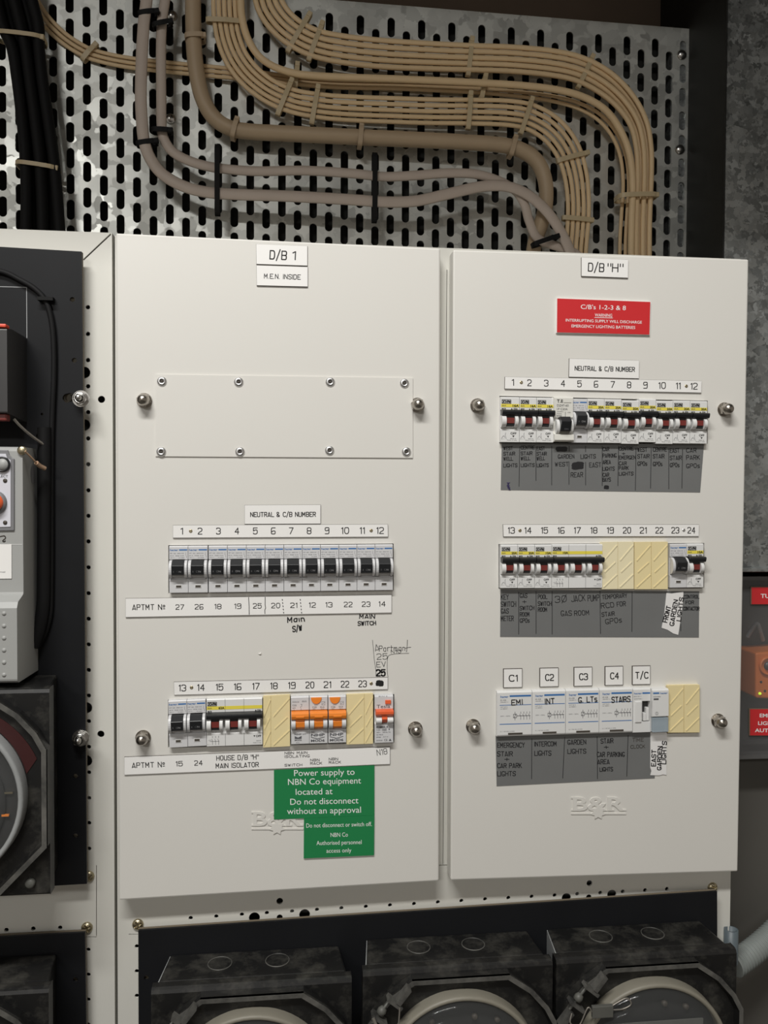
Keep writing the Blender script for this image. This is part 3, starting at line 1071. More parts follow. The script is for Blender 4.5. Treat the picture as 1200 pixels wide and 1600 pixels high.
scrap([(1041.5, 926.5), (1050, 927.5), (1068, 924.5), (1066.5, 948), (1059.8, 992), (1052, 989.8), (1043, 984), (1034, 981), (1038, 960)],
      'torn white tape reading FRONT GARDEN LIGHTS across the pump tape',
      [('FRONT', 1039, 972, 1045.2, 947.5, 6.5), ('GARDEN', 1049.5, 977.5, 1056, 937.5, 6.5), ('LIGHTS', 1060.3, 970, 1065, 934, 6)])
scrap([(1016.5, 1144), (1041.8, 1144), (1041.5, 1211), (1036, 1210), (1030, 1211.5), (1016.2, 1211.3), (1018, 1205), (1016.3, 1200)],
      'torn white tape reading EAST GARDEN LIGHTS at the end of the lowest tape',
      [('EAST', 1021.3, 1197, 1021.8, 1172, 6.5), ('GARDEN', 1030, 1203, 1031, 1166.5, 6), ('LIGHTS', 1037, 1193.5, 1038.3, 1158.5, 6.5)])


# ================================================================== BREAKERS AND OTHER MODULES
MW, MH = 0.0177, 0.0455


class Mod:
    """local frame of a module: u across, v down, Y towards the wall"""
    def __init__(s, w, h):
        s.w, s.h = w, h

    def x(s, u): return (u - .5) * s.w
    def z(s, v): return (.5 - v) * s.h

    def box(s, mb, u0, u1, v0, v1, y0, y1):
        mb.box(s.x(u0), s.x(u1), y0, y1, s.z(v1), s.z(v0))

    def prof(s, mb, u0, u1, pts, smooth=False):
        mb.prism_x(s.x(u0), s.x(u1), [(y, s.z(v)) for y, v in pts], smooth)

    def mp(s, Y): return lambda u, v: Vector((s.x(u), Y, s.z(v)))

    def mm(s, Y):
        return lambda x, y: Vector((x * .001 - s.w / 2, Y, s.h / 2 - y * .001))

    def cheek(s, mb, u0, u1, v0, v1, yb, yp):
        pts = []
        for k in range(13):
            a = math.pi * k / 12
            pts.append((yb - (yb - yp) * math.sin(a) ** .8, (v0 + v1) / 2 - (v1 - v0) / 2 * math.cos(a)))
        pts += [(0, v1), (0, v0)]
        s.prof(mb, u0, u1, pts)

    def disc(s, mb, u, v, r, Y, a0=0, a1=2 * math.pi, n=20):
        c = Vector((s.x(u), Y, s.z(v)))
        mb.poly([c + Vector((r * math.cos(a0 + (a1 - a0) * k / n), 0, r * math.sin(a0 + (a1 - a0) * k / n))) for k in range(n + 1)])


def proto(name, w, h):
    r = empty(name, (0, 0, 0))
    r['_w'], r['_h'] = w, h
    return r


PROFILE = [(.012, 0), (-.0078, 0), (-.0084, .02), (-.0084, .285), (-.0066, .30), (-.0066, .70), (-.0084, .715), (-.0088, .73), (-.0088, 1), (.012, 1)]


def tri(mb, mp, x, y, r, up=True):
    k = -1 if up else 1
    mb.poly([mp(x - r, y - k * r * .8), mp(x + r, y - k * r * .8), mp(x, y + k * r * .9)])


def bars(mb, mp, rows):
    for x0, x1, y, hgt, s in rows:
        btx(mb, mp, s, x0, y, x1, y, hgt)


def make_single():
    m = Mod(MW, MH); r = proto('circuit_breaker', MW, MH)
    b = MB(); m.prof(b, .012, .988, PROFILE); obj('body', b, 'body', r, bevel=.0003)
    b = MB()
    m.cheek(b, .03, .17, .30, .69, -.0066, -.0158); m.cheek(b, .83, .97, .30, .69, -.0066, -.0158)
    m.box(b, .17, .83, .60, .655, -.0112, -.005)
    obj('lever_guard', b, 'body', r, bevel=.0004)
    b = MB()
    m.prof(b, .185, .81, [(-.004, .30), (-.0125, .30), (-.0182, .405), (-.0165, .60), (-.004, .60)])
    lv = obj('lever', b, 'black', r, bevel=.0004)
    b = MB()
    def mpl(x, y):
        v = y / (MH * 1000)
        return Vector((x * .001 - MW / 2, -.0184 + (v - .405) * (.0017 / .195), MH / 2 - y * .001))
    stx(b, mpl, 'I', 5.2, 24.2, 5.3, 24.2, 1.5, .22); stx(b, mpl, 'ON', 8.2, 24.2, 12.0, 24.2, 1.6, .26)
    obj('lever_lettering', b, 'pale_ink', lv)
    b = MB(); mm = m.mm(-.0085)
    btx(b, mm, 'hager', .8, 3.7, 8.6, 3.7, 1.9, .02); rect(b, mm, 9.4, 3.1, 17.0, 4.4)
    obj('blue_print', b, 'blue', r)
    b = MB()
    bars(b, mm, [(1.0, 6.2, 7.1, 1.0, 'MT 163'), (7.6, 13.6, 7.1, .8, '400/153'), (1.0, 4.4, 9.4, .9, '63 A'), (6.0, 14.0, 9.4, .9, 'MCB  6 kA'), (1.0, 5.5, 11.4, .7, '230 V~'), (9, 14.2, 11.4, .6, 'EN 60898')])
    ribbon(b, mm, [(15.6, 6.2), (15.4, 8.2), (16.3, 10.2), (16.1, 11.6)], .18)
    obj('grey_print', b, 'grey_ink', r)
    b = MB(); m.box(b, .34, .66, .825, .895, -.0092, -.008); wf = obj('indicator_frame', b, 'bodyw', r)
    b = MB(); m.box(b, .365, .635, .84, .885, -.0094, -.008); obj('indicator_window', b, 'core', wf)
    return r


def logo_box(b, mm, x0, y0, x1, y1):
    """outlined maker's plate with a filled left field"""
    for q in ([(x0, y0), (x1, y0)], [(x0, y1), (x1, y1)], [(x0, y0), (x0, y1)], [(x1, y0), (x1, y1)]):
        ribbon(b, mm, q, .35)
    ribbon(b, mm, [(x0 + .5, y0 + .5), (x0 + 2.2, y1 - .5)], .5); ribbon(b, mm, [(x0 + 2.2, y0 + .5), (x0 + .5, y1 - .5)], .5)
    ribbon(b, mm, [(x0 + 2.8, y0), (x0 + 2.8, y1)], .3)
    btx(b, mm, 'HPM', x0 + 3.2, (y0 + y1) / 2, x1 - .4, (y0 + y1) / 2, (y1 - y0) * .72, .04)


def red_set(m, guard, lever, stripe, off=0.0, n=1):
    """cheeks and lever of one pole, in a body n poles wide"""
    k = 1.0 / n
    U = lambda u: (off + u) * k
    m.cheek(guard, U(.03), U(.255), .40, .68, -.0066, -.0148); m.cheek(guard, U(.71), U(.88), .40, .68, -.0066, -.0148)
    m.box(guard, U(.26), U(.71), .645, .675, -.0095, -.005)
    m.box(lever, U(.275), U(.69), .36, .64, -.0112, -.004)
    m.box(stripe, U(.28), U(.685), .465, .585, -.0122, -.0100)


BARPROF = [(-.006, .29), (-.0132, .29), (-.0150, .305), (-.0150, .345), (-.0138, .405), (-.0105, .415), (-.006, .415)]


def make_rated(rating, poles=1):
    w = MW * poles
    m = Mod(w, MH); r = proto('circuit_breaker', w, MH)
    b = MB(); m.prof(b, .012 / poles, 1 - .012 / poles, PROFILE); obj('body', b, 'bodyw', r, bevel=.0003)
    g, l, st = MB(), MB(), MB()
    for k in range(poles):
        red_set(m, g, l, st, k, poles)
    obj('lever_guard', g, 'bodyw', r, bevel=.0005)
    lv = obj('lever', l, 'black', r)
    obj('red_stripe', st, 'redp', lv)
    b = MB(); m.prof(b, .03 / poles, 1 - .01 / poles, BARPROF); obj('handle_bar', b, 'black', r, bevel=.0005)
    mm = m.mm(-.0086)
    W = w * 1000
    b = MB(); rect(b, mm, .6 if poles == 1 else .4, 7.1, W - .3, 10.3); obj('yellow_band', b, 'yellow', r)
    b = MB(); mm = m.mm(-.0088)
    logo_box(b, mm, 1.4, 2.9, 9.6, 6.6)
    btx(b, mm, rating, (W - 6.4) if poles == 1 else 11.5, 8.7, (W - .8) if poles == 1 else 17.0, 8.7, 2.2, .03)
    btx(b, mm, 'MCB', 1.2, 11.9, 5.0, 11.9, 1.4, .03)
    tri(b, mm, W - 7.2 if poles == 1 else W - 6.4, 11.9, .9, True); btx(b, mm, 'ON', (W - 5.6) if poles == 1 else W - 5.2, 11.9, W - 2 if poles == 1 else W - 1.6, 11.9, 1.6, .03)
    mm = m.mm(-.0090)
    if poles == 1:
        btx(b, mm, 'OFF', 9.4, 36.6, 14.8, 36.6, 2.1, .02); tri(b, mm, 12.1, 39.6, 1.1, False)
    else:
        btx(b, mm, 'OFF', W - 6.4, 36.8, W - 1.4, 36.8, 2.0, .02); tri(b, mm, W - 7.9, 36.8, .9, False)
        for k in range(1, poles):
            rect(b, m.mm(-.0086), MW * 1000 * k - .12, .2, MW * 1000 * k + .12, 13)
            rect(b, m.mm(-.0090), MW * 1000 * k - .12, 33.3, MW * 1000 * k + .12, 45.2)
    obj('black_print', b, 'ink', r)
    b = MB()
    btx(b, m.mm(-.0088), '6kA', 1.3, 8.7, 5.2, 8.7, 1.5)
    if poles == 1:
        ribbon(b, mm, [(5.0, 36), (4.6, 38), (4.9, 40), (5.6, 42.4)], .25); ribbon(b, mm, [(1.2, 41.6), (2.6, 39.4), (3.6, 39.2), (4.2, 41)], .22)
        bars(b, mm, [(.8, 3.8, 42.3, .6, '2.1.1'), (9.2, 14.6, 41.9, .8, '802/16'), (6.2, 15.4, 43.4, .8, 'Made in Italy')])
    else:
        for k in range(3):
            x = 5.6 + k * 2.9
            ribbon(b, mm, [(x, 35.6), (x, 37.2)], .3); ribbon(b, mm, [(x - .7, 38.4), (x, 40.4), (x, 43.8)], .28)
        ribbon(b, mm, [(3, 40.6), (12, 40.6)], .22); bars(b, mm, [(2, 4.4, 39.5, .8, 'IT'), (.8, 3.8, 43.4, .6, '2.1.1'), (W - 6, W - 1.4, 41.4, .8, '802574'), (W - 9, W - 1.4, 43.2, .8, 'Made in Italy')])
    obj('grey_print', b, 'grey_ink', r)
    return r


def make_orange(button):
    m = Mod(MW, MH); r = proto('circuit_breaker', MW, MH)
    b = MB(); m.prof(b, .012, .988, PROFILE); obj('body', b, 'body', r, bevel=.0003)
    b = MB(); m.cheek(b, .03, .25, .44, .69, -.0066, -.0150); m.cheek(b, .75, .97, .44, .69, -.0066, -.0150)
    obj('lever_guard', b, 'body', r, bevel=.0005)
    b = MB(); m.prof(b, .26, .74, [(-.004, .44), (-.0118, .44), (-.0135, .52), (-.0128, .62), (-.0100, .675), (-.004, .675)])
    lv = obj('lever', b, 'orange', r)
    b = MB(); m.prof(b, .03, .975, [(-.006, .30), (-.0128, .30), (-.0158, .32), (-.0162, .38), (-.0150, .445), (-.0125, .46), (-.006, .46)])
    hb = obj('handle_bar', b, 'orange', r, bevel=.0005)
    b = MB(); m.prof(b, .28, .72, [(-.0160, .375), (-.0168, .385), (-.0164, .415), (-.0150, .42)]); obj('grip_ridge', b, 'orange', hb)
    b = MB(); mm = m.mm(-.0086)
    if button:
        c = MB(); pts = [m.mp(-.0094)(.38 + .29 * math.cos(math.pi * k / 16), .025 + .135 * math.sin(math.pi * k / 16)) for k in range(17)]
        c.slab(pts, .003); obj('test_button', c, 'orange', r, bevel=.0002)
        bars(b, mm, [(5, 8, 8.6, .7, 'RCD'), (3.0, 7.0, 10.6, 1.5, 'C20'), (10.5, 14.6, 10.6, 1.4, 'DLA'), (3.2, 6.2, 12.3, .7, '240V'), (11, 14.4, 12.4, .7, '30mA')])
        for q in ([(12, 5.4), (15, 5.4), (15, 8.6), (12, 8.6), (12, 5.4)], [(12, 8), (15, 6)]):
            ribbon(b, mm, q, .15)
    else:
        bars(b, mm, [(1.5, 8, 5.0, .9, 'MOD6100'), (11, 15, 4.6, 1.4, 'DLS'), (1.7, 5.4, 8.2, 1.5, 'C32'), (1.7, 4.6, 10.7, .9, '6000'), (1.7, 3.6, 12.6, .8, '~3')])
        for q in ([(9.4, 7.4), (10.8, 7.4), (10.4, 9.4), (9.2, 10), (10.2, 12.6)], [(9.2, 12.6), (10.4, 12.6)]):
            ribbon(b, mm, q, .16)
    mm = m.mm(-.0090)
    if button:
        bars(b, mm, [(1.6, 12, 34.3, .9, 'TERASAKI'), (12.6, 15.4, 33.9, .8, 'NHP'), (11.5, 15.2, 35.2, .5, 'Safe-T')])
        btx(b, mm, 'NHP', 1.6, 37.2, 14.8, 37.2, 2.5, .03); btx(b, mm, 'MOD6', 1.6, 42.6, 14.8, 42.6, 2.2, .03)
        b.poly([mm(1.6, 39.0), mm(8.2, 40.6), mm(14.8, 39.0), mm(14.8, 39.6), mm(8.2, 41.2), mm(1.6, 39.6)])
    else:
        btx(b, mm, 'NHP', 3.6, 36.0, 10.2, 36.0, 1.4, .02); btx(b, mm, '50V', 11, 36, 14.6, 36, .9); btx(b, mm, 'MOD6', 3.6, 41.6, 10.2, 41.6, 1.3, .02)
        b.poly([mm(3.6, 37.6), mm(6.9, 39.2), mm(10.2, 37.6), mm(10.2, 40.4), mm(3.6, 40.4)])
        bars(b, mm, [(4.8, 8, 44, .8, '80.6')])
    obj('grey_print', b, 'grey_ink', r)
    return r


def make_ev():
    w, h = MW, MH
    m = Mod(w, h); r = proto('circuit_breaker', w, h)
    b = MB(); m.prof(b, .012, .988, [(.012, 0), (-.0078, 0), (-.0095, .03), (-.0095, .29), (-.0072, .30), (-.0072, .58), (-.0098, .60), (-.0098, 1), (.012, 1)])
    obj('body', b, 'body', r, bevel=.0003)
    b = MB(); m.cheek(b, .06, .36, .42, .60, -.0072, -.0155); m.cheek(b, .66, .96, .42, .60, -.0072, -.0155); obj('lever_guard', b, 'bodyw', r, bevel=.0005)
    b = MB(); m.prof(b, .37, .65, [(-.004, .38), (-.0135, .38), (-.0145, .48), (-.011, .56), (-.004, .56)]); obj('lever', b, 'redorange', r)
    b = MB(); m.prof(b, .05, .97, [(-.006, .285), (-.0135, .285), (-.0165, .30), (-.0165, .36), (-.0145, .41), (-.006, .42)]); obj('handle_bar', b, 'redorange', r, bevel=.0005)
    b = MB(); m.box(b, .56, .86, .10, .175, -.0112, -.007); obj('test_button', b, 'redorange', r, bevel=.0003)
    b = MB(); mm = m.mm(-.0097)
    stx(b, mm, 'Tesla', 2.0, 11.2, 14.4, 11.2, 4.6, .32) if False else btx(b, mm, 'Tesla', 2.0, 10.6, 14.6, 10.6, 3.2)
    bars(b, mm, [(4, 6.4, .9, .8, 'E'), (7, 12, .9, .8, 'N 2')])
    mm = m.mm(-.0100)
    btx(b, mm, 'RCBM20_R', 1.8, 30.2, 12.6, 30.2, 1.7, .03)
    bars(b, mm, [(1.8, 5.4, 32.9, 1.3, 'C20'), (7.2, 11, 32.9, 1.0, '10000'), (13.2, 14.2, 32.6, 1.2, 'I'), (1.8, 5.6, 35.3, 1.0, '240V~'), (7.6, 12.2, 35.3, 1.0, '50Hz'), (13.2, 14.6, 35.3, 1.2, 'N'),
                 (1.8, 8, 37.5, 1.1, 'Idn 30mA'), (1.8, 5.8, 39.9, 1.0, 'IP20'), (8, 12.6, 39.7, .9, '4.7.14'), (1.8, 7.2, 43.0, 1.0, 'SCHNEI'), (9, 12, 42.8, 2.0, 'CE')])
    tri(b, mm, 14.6, 42.7, 1.3, True)
    ribbon(b, mm, [(7, 32.1), (11.2, 32.1), (11.2, 33.7), (7, 33.7), (7, 32.1)], .15)
    obj('grey_print', b, 'grey_ink', r)
    return r


def make_odd():
    w, h = .0196, MH * .985
    m = Mod(w, h); r = proto('circuit_breaker', w, h)
    b = MB(); m.prof(b, .0, 1, [(.012, 0), (-.0098, 0), (-.0110, .02), (-.0110, .46), (-.0090, .48), (-.0090, .82), (-.0135, .84), (-.0140, .97), (-.0120, 1), (.012, 1)])
    obj('body', b, 'bodyc', r, bevel=.0005)
    b = MB(); m.cheek(b, .08, .24, .50, .84, -.0090, -.0165); m.cheek(b, .78, .94, .50, .84, -.0090, -.0165); obj('lever_guard', b, 'bodyw', r, bevel=.0005)
    b = MB(); m.prof(b, .25, .78, [(-.004, .45), (-.0155, .45), (-.0205, .56), (-.0170, .77), (-.004, .77)]); lv = obj('lever', b, 'black', r, bevel=.0006)
    b = MB(); btx(b, lambda x, y: Vector((x * .001 - w / 2, -.0194, h / 2 - y * .001)), 'ON', 8, 32.8, 12, 32.8, 1.4); obj('lever_lettering', b, 'grey_ink', lv)
    b = MB(); mm = m.mm(-.0112)
    btx(b, mm, 'T.E', 3, 4.2, 9.2, 4.2, 3.0, .02); ribbon(b, mm, [(10, 5.8), (17.6, 5.8)], .25)
    obj('black_print', b, 'ink', r)
    b = MB()
    btx(b, mm, 'DZ47-60', 3, 8.6, 15, 8.6, 2.2); btx(b, mm, '1P C20A', 3, 12.2, 14, 12.2, 2.0)
    bars(b, mm, [(3, 10, 14.8, .9, '230/400V~'), (3, 8, 16.8, .9, '50/60Hz'), (3, 8, 18.8, 1.4, '6000'), (13.6, 17, 15.6, 1.1, 'I ON')])
    ribbon(b, mm, [(11.6, 15), (11.6, 20.4)], .35)
    obj('grey_print', b, 'grey_ink', r)
    return r


def make_contactor():
    w, h = MW * 2, .0470
    m = Mod(w, h); r = proto('contactor', w, h)
    b = MB(); m.prof(b, .006, .994, [(.012, 0), (-.0070, 0), (-.0088, .03), (-.0088, .96), (-.0078, 1), (.012, 1)]); obj('body', b, 'bodyw', r, bevel=.0005)
    W, H = w * 1000, h * 1000
    mm0 = m.mm(-.0089)
    mm = lambda u, v: mm0(u * W, v * H)
    b = MB(); btx(b, mm, 'hager', .10, .118, .33, .118, .05, .02); rect(b, mm, .36, .09, .97, .128)
    rect(b, mm, .08, .298, .975, .312); rect(b, mm, .08, .715, .975, .732); obj('blue_print', b, 'blue', r)
    b = MB()
    for s, x0, x1, v, hh in (('ES 428', .10, .26, .195, .028), ('230/400 V~', .10, .33, .238, .02), ('AC7 20 A', .10, .30, .345, .022), ('Ui 400V~', .10, .32, .385, .022),
                             ('230V ~ 50Hz', .10, .38, .545, .02), ('0 1 NF EN 61095', .10, .5, .885, .018)):
        btx(b, mm, s, x0, v, x1, v, hh)
    for q in ([(.47, .51), (.56, .51), (.56, .585), (.47, .585), (.47, .51)], [(.515, .46), (.515, .51)], [(.515, .585), (.515, .64)], [(.49, .585), (.54, .51)], [(.56, .548), (.95, .548)]):
        ribbon(b, mm, q, .011)
    for k in range(4):
        x = .68 + k * .085
        ribbon(b, mm, [(x, .46), (x, .50)], .010); ribbon(b, mm, [(x - .03, .51), (x, .575), (x, .63)], .010)
    obj('grey_print', b, 'grey_ink', r)
    b = MB(); m.box(b, .32, .73, .918, .955, -.0091, -.006); obj('indicator_slot', b, 'core', r)
    return r


def make_clock():
    w, h = MW * .98, .0462
    m = Mod(w, h); r = proto('time_clock', w, h)
    b = MB(); m.prof(b, .01, .99, [(.012, 0), (-.0070, 0), (-.0088, .03), (-.0088, 1), (.012, 1)]); bo = obj('body', b, 'bodyw', r, bevel=.0005)
    c = MB(); m.box(c, .52, .97, .29, .76, -.02, -.003); cut(bo, c)
    b = MB(); m.box(b, .12, .46, .30, .76, -.0100, -.008); obj('raised_panel', b, 'bodyw', r, bevel=.0003)
    b = MB(); m.box(b, .52, .97, .29, .76, -.0034, -.0028); obj('dial_recess', b, 'smoke', r)
    b = MB(); m.box(b, .60, .76, .57, .74, -.0086, -.003); m.box(b, .78, .94, .45, .74, -.0078, -.003); obj('slide_switch', b, 'bodyw', r, bevel=.0003)
    mm = m.mm(-.0089); W, H = w * 1000, h * 1000
    b = MB(); btx(b, mm, 'hager', .06 * W, .115 * H, .5 * W, .115 * H, 1.9, .02); rect(b, mm, .53 * W, .095 * H, .97 * W, .13 * H); obj('blue_print', b, 'blue', r)
    b = MB(); bars(b, mm, [(.06 * W, .45 * W, .185 * H, 1.1, 'EH 011'), (.06 * W, .55 * W, .24 * H, .9, '230/50~')]); obj('grey_print', b, 'grey_ink', r)
    return r


def make_flap():
    w, h = MW * .98, .0462
    m = Mod(w, h); r = proto('time_switch', w, h)
    b = MB(); m.prof(b, .01, .99, [(.012, .03), (-.0105, .03), (-.0125, .06), (-.0125, .62), (-.0080, .64), (-.0080, .97), (.012, .97)]); obj('body', b, 'bodyw', r, bevel=.0005)
    b = MB(); m.box(b, .02, .98, .645, .955, -.0128, -.0090); obj('clear_flap', b, 'clearblue', r, bevel=.0004)
    b = MB(); m.box(b, .1, .9, .68, .74, -.0088, -.0078); m.box(b, .15, .85, .84, .92, -.0088, -.0078); obj('terminal_cover', b, 'device', r)
    mm = m.mm(-.0127); W, H = w * 1000, h * 1000
    b = MB(); rect(b, mm, .05 * W, .10 * H, .42 * W, .13 * H); btx(b, mm, 'hager', .48 * W, .118 * H, .92 * W, .118 * H, 1.6, .02); obj('blue_print', b, 'blue', r)
    b = MB(); rect(b, mm, .08 * W, .225 * H, .38 * W, .26 * H); bars(b, mm, [(.08 * W, .5 * W, .19 * H, .9, 'EZN006')])
    ribbon(b, mm, [(.27 * W + 1.5 * math.cos(k * .4), .55 * H + 1.5 * math.sin(k * .4)) for k in range(17)], .2); ribbon(b, mm, [(.27 * W, .53 * H), (.27 * W, .57 * H)], .25)
    obj('grey_print', b, 'grey_ink', r)
    return r


MODY = 0.0034                     # the modules sit this far back in the cover


def set_on(o, corners, Y=-.0052):
    """stand a module on the point, at the size and slope where the photo shows its face"""
    tl, tr, br, bl = [P(x, y, Y) for x, y in corners]
    c = (tl + tr + br + bl) / 4
    w = ((tr - tl).length + (br - bl).length) / 2
    h = ((bl - tl).length + (br - tr).length) / 2
    ang = math.atan2((tr + br - tl - bl).z, (tr + br - tl - bl).x)
    o.location = (c.x, MODY, c.z)
    o.rotation_euler = (0, -ang, 0)
    o.scale = (w / o['_w'], 1, h / o['_h'])


def lerp(a, b_, t): return a + (b_ - a) * t


used = set()


def place(pr, corners, label, cat='circuit breaker', group=None):
    if pr.name in used:
        o = dup(pr, pr.location)
    else:
        o = pr
        used.add(pr.name)
    set_on(o, corners)
    return tag(o, label, cat, group)


NTH = 'first second third fourth fifth sixth seventh eighth ninth tenth eleventh twelfth'.split()
P1 = make_single()
e = [264.2, 294, 324.8, 355.3, 385, 414.2, 443.5, 472.2, 500.8, 529.4, 557.8, 586, 614]
apts = '27 26 18 19 25 20 21 12 13 22 23 14'.split()
for k in range(12):
    x0, x1 = e[k] + (.9 if k == 2 else 0), e[k + 1]
    t0, t1_ = (x0 - 264) / 350, (x1 - 264) / 350
    place(P1, [(x0, lerp(853.4, 850.8, t0)), (x1, lerp(853.4, 850.8, t1_)), (x1, lerp(926.5, 922, t1_)), (x0, lerp(926.5, 922, t0))],
          '%s of twelve matching grey breakers, between printed number %d and apartment %s' % (NTH[k], k + 1, apts[k]), group='breakers numbered 1 to 12')
for k, (x0, x1, a) in enumerate(((263.5, 292.6, 15), (292.6, 322.2, 24))):
    yt, yb = 1095.0 - k * 1.2, 1168.5 - k * 1.8
    place(P1, [(x0, yt), (x1, yt - 1.2), (x1, yb - 1.6), (x0, yb)], ['outer grey black-levered breaker above apartment 15, at the end of its row', 'grey black-levered breaker above apartment 24, touching the three-pole isolator'][k])
place(make_rated('63A', 3), [(322.6, 1092.6), (410.3, 1090), (410.3, 1163.5), (322.6, 1166.5)], 'three-pole isolator breaker with one black bar under numbers 15 to 17')
place(make_orange(False), [(454.4, 1089), (483.2, 1088), (483.2, 1162), (454.4, 1163)], 'grey breaker with orange lever and no test button, above the words MAIN ISOLATING')
PO = make_orange(True)
place(PO, [(483.2, 1088), (512, 1087.4), (512, 1161), (483.2, 1162)], 'breaker with orange half-moon button, in the middle of three orange-levered ones')
place(PO, [(512.6, 1087.8), (541, 1087), (541, 1160), (512.6, 1161)], 'breaker with orange half-moon button, touching a cream blanking plate')
place(make_ev(), [(585, 1086.3), (614.5, 1085.6), (614.5, 1159.5), (585, 1160.6)], 'single grey breaker with red-orange bar under the black scribble')

R = {}
def rated(a):
    if a not in R:
        R[a] = make_rated(a)
    return R[a]
ed = [781.8, 811.6, 838.2, 864.8, 894.4, 917.6, 944, 971, 998.3, 1024.8, 1051.3, 1078, 1104.8]
yT = lambda x: lerp(619.8, 626.8, (x - 781) / 324)
yB = lambda x: lerp(690.8, 693.2, (x - 781) / 324)
P4 = make_odd()
for k in range(12):
    x0, x1 = ed[k], ed[k + 1]
    cs = [(x0, yT(x0)), (x1, yT(x1)), (x1, yB(x1)), (x0, yB(x0))]
    if k == 3:
        place(P4, [(864.3, 620), (894, 621), (894, 690), (864.3, 690.5)], 'odd cream breaker with lowered black lever under number 4')
    elif k == 4:
        place(P1, [(x0 - 1.5, yT(x0) + .5), (x1, yT(x1) + .5), (x1, yB(x1)), (x0 - 1.5, yB(x0))], 'narrow breaker with blue print and black lever under number 5, beside the odd cream one')
    else:
        dy = {7: 1.2, 8: -1.6, 9: .8}.get(k, 0)
        place(rated('16A' if k < 3 else '20A'), [(x, y + dy) for x, y in cs], 'yellow-banded breaker with red-striped lever above the handwritten ' + ('WEST STAIRWELL', 'CENTRE STAIRWELL', 'EAST STAIRWELL', '', '', 'EAST garden lights', 'CAR PARKING AREA', 'CENTRE EMERGENCY', 'WEST STAIR GPOs', 'CENTRE STAIR GPOs', 'EAST STAIR GPOs', 'CAR PARK GPOs')[k], group='yellow-banded breakers')
for k, (x0, x1, a) in enumerate(((782, 808.8, '20A'), (808.8, 835.3, '20A'), (835.3, 862, '10A'))):
    place(rated(a), [(x0, 851.2), (x1, 851), (x1, 918.8), (x0, 919)], 'yellow-banded breaker with red-striped lever above the handwritten ' + ('KEY SWITCH GAS METER', 'GAS SWITCH ROOM', 'POOL SWITCH ROOM')[k], group='yellow-banded breakers')
place(make_rated('10A', 3), [(862, 850.8), (941.4, 850.2), (941.4, 918.6), (862, 919)], 'three-pole breaker with one black bar under numbers 16 to 18')
place(P1, [(1046.5, 850.3), (1073, 850), (1073, 918), (1046.5, 918.3)], 'breaker with blue print and black lever above the torn white tape, numbered 23')
place(rated('10A'), [(1073, 849.8), (1099.3, 849.5), (1099.3, 917.6), (1073, 918)], 'lone yellow-banded breaker above the handwritten CONTROL FOR CONTACTOR', group='yellow-banded breakers')

PC = make_contactor()
xs = [776.2, 831.2, 883.6, 936, 988.4]
yct = lambda x: lerp(1080.5, 1074.5, (x - 776) / 212)
ycb = lambda x: lerp(1151.5, 1144.8, (x - 776) / 212)
hw = [('EMI', 799.5, 1097.5, 816, 1096.5), ('INT', 852, 1096, 866, 1095), ('G. LTs', 904, 1094, 932.5, 1092), ('STAIRS', 956, 1093.5, 984.5, 1092)]
ctors = []
for k in range(4):
    x0, x1 = xs[k], xs[k + 1]
    o = place(PC, [(x0, yct(x0)), (x1, yct(x1)), (x1, ycb(x1)), (x0, ycb(x0))], 'wide white contactor handwritten %s, below label C%d' % (hw[k][0].replace('. ', ' '), k + 1), 'contactor')
    ctors.append(o)
for k, o in enumerate(ctors):
    inv = o.matrix_basis.inverted()
    b = MB()
    s, a0, b0, a1, b1 = hw[k]
    stx(b, on(-.0058), s, a0, b0, a1, b1, 8, 1.15, .05, k + 3)
    b.v = [inv @ q for q in b.v]
    obj('handwriting', b, 'pen', o)
place(make_clock(), [(988.6, 1075.5), (1016.3, 1074.8), (1016.3, 1144), (988.6, 1145)], 'narrow white time clock with a dark dial slot below label T/C', 'time clock')
place(make_flap(), [(1016.5, 1073.5), (1042.3, 1072.5), (1042.3, 1145), (1016.5, 1146)], 'white switch module with a clear bluish flap above the EAST tape', 'switch')


def blank(x_edges, yt0, yt1, yb0, yb1, label, m='blank', Y=-.0042):
    xa, xb = x_edges[0], x_edges[-1]
    T = lambda x: lerp(yt0, yt1, (x - xa) / (xb - xa)); B = lambda x: lerp(yb0, yb1, (x - xa) / (xb - xa))
    b = MB()
    b.slab([P(x, y, Y) + Vector((0, .0008, 0)) for x, y in ((xa + .3, T(xa) + .3), (xb - .3, T(xb) + .3), (xb - .3, B(xb) - .3), (xa + .3, B(xa) - .3))], -Y + .008)
    root = obj('blanking_plate', b, m)
    tag(root, label, 'blanking plate')
    for x0, x1 in zip(x_edges, x_edges[1:]):
        b = MB()
        g = .35
        b.slab([P(x, y, Y) for x, y in ((x0 + g, T(x0)), (x1 - g, T(x1)), (x1 - g, B(x1)), (x0 + g, B(x0)))], .0012)
        w = x1 - x0
        for u0, v0, u1, v1 in ((.14, .40, .96, .07), (.20, .645, .86, .43), (.14, .96, .96, .69)):
            pts = [(x0 + u0 * w, lerp(T(x0), B(x0), v0)), (x0 + u1 * w, lerp(T(x1), B(x1), v1))]
            n = 0.75
            q = [(pts[0][0] - n * .6, pts[0][1] - n), (pts[1][0] - n * .6, pts[1][1] - n), (pts[1][0] + n * .6, pts[1][1] + n), (pts[0][0] + n * .6, pts[0][1] + n)]
            b.slab([P(x, y, Y) + Vector((0, -.0005, 0)) for x, y in q], .0008)
        obj('ribbed_segment', b, m, root)
    return root


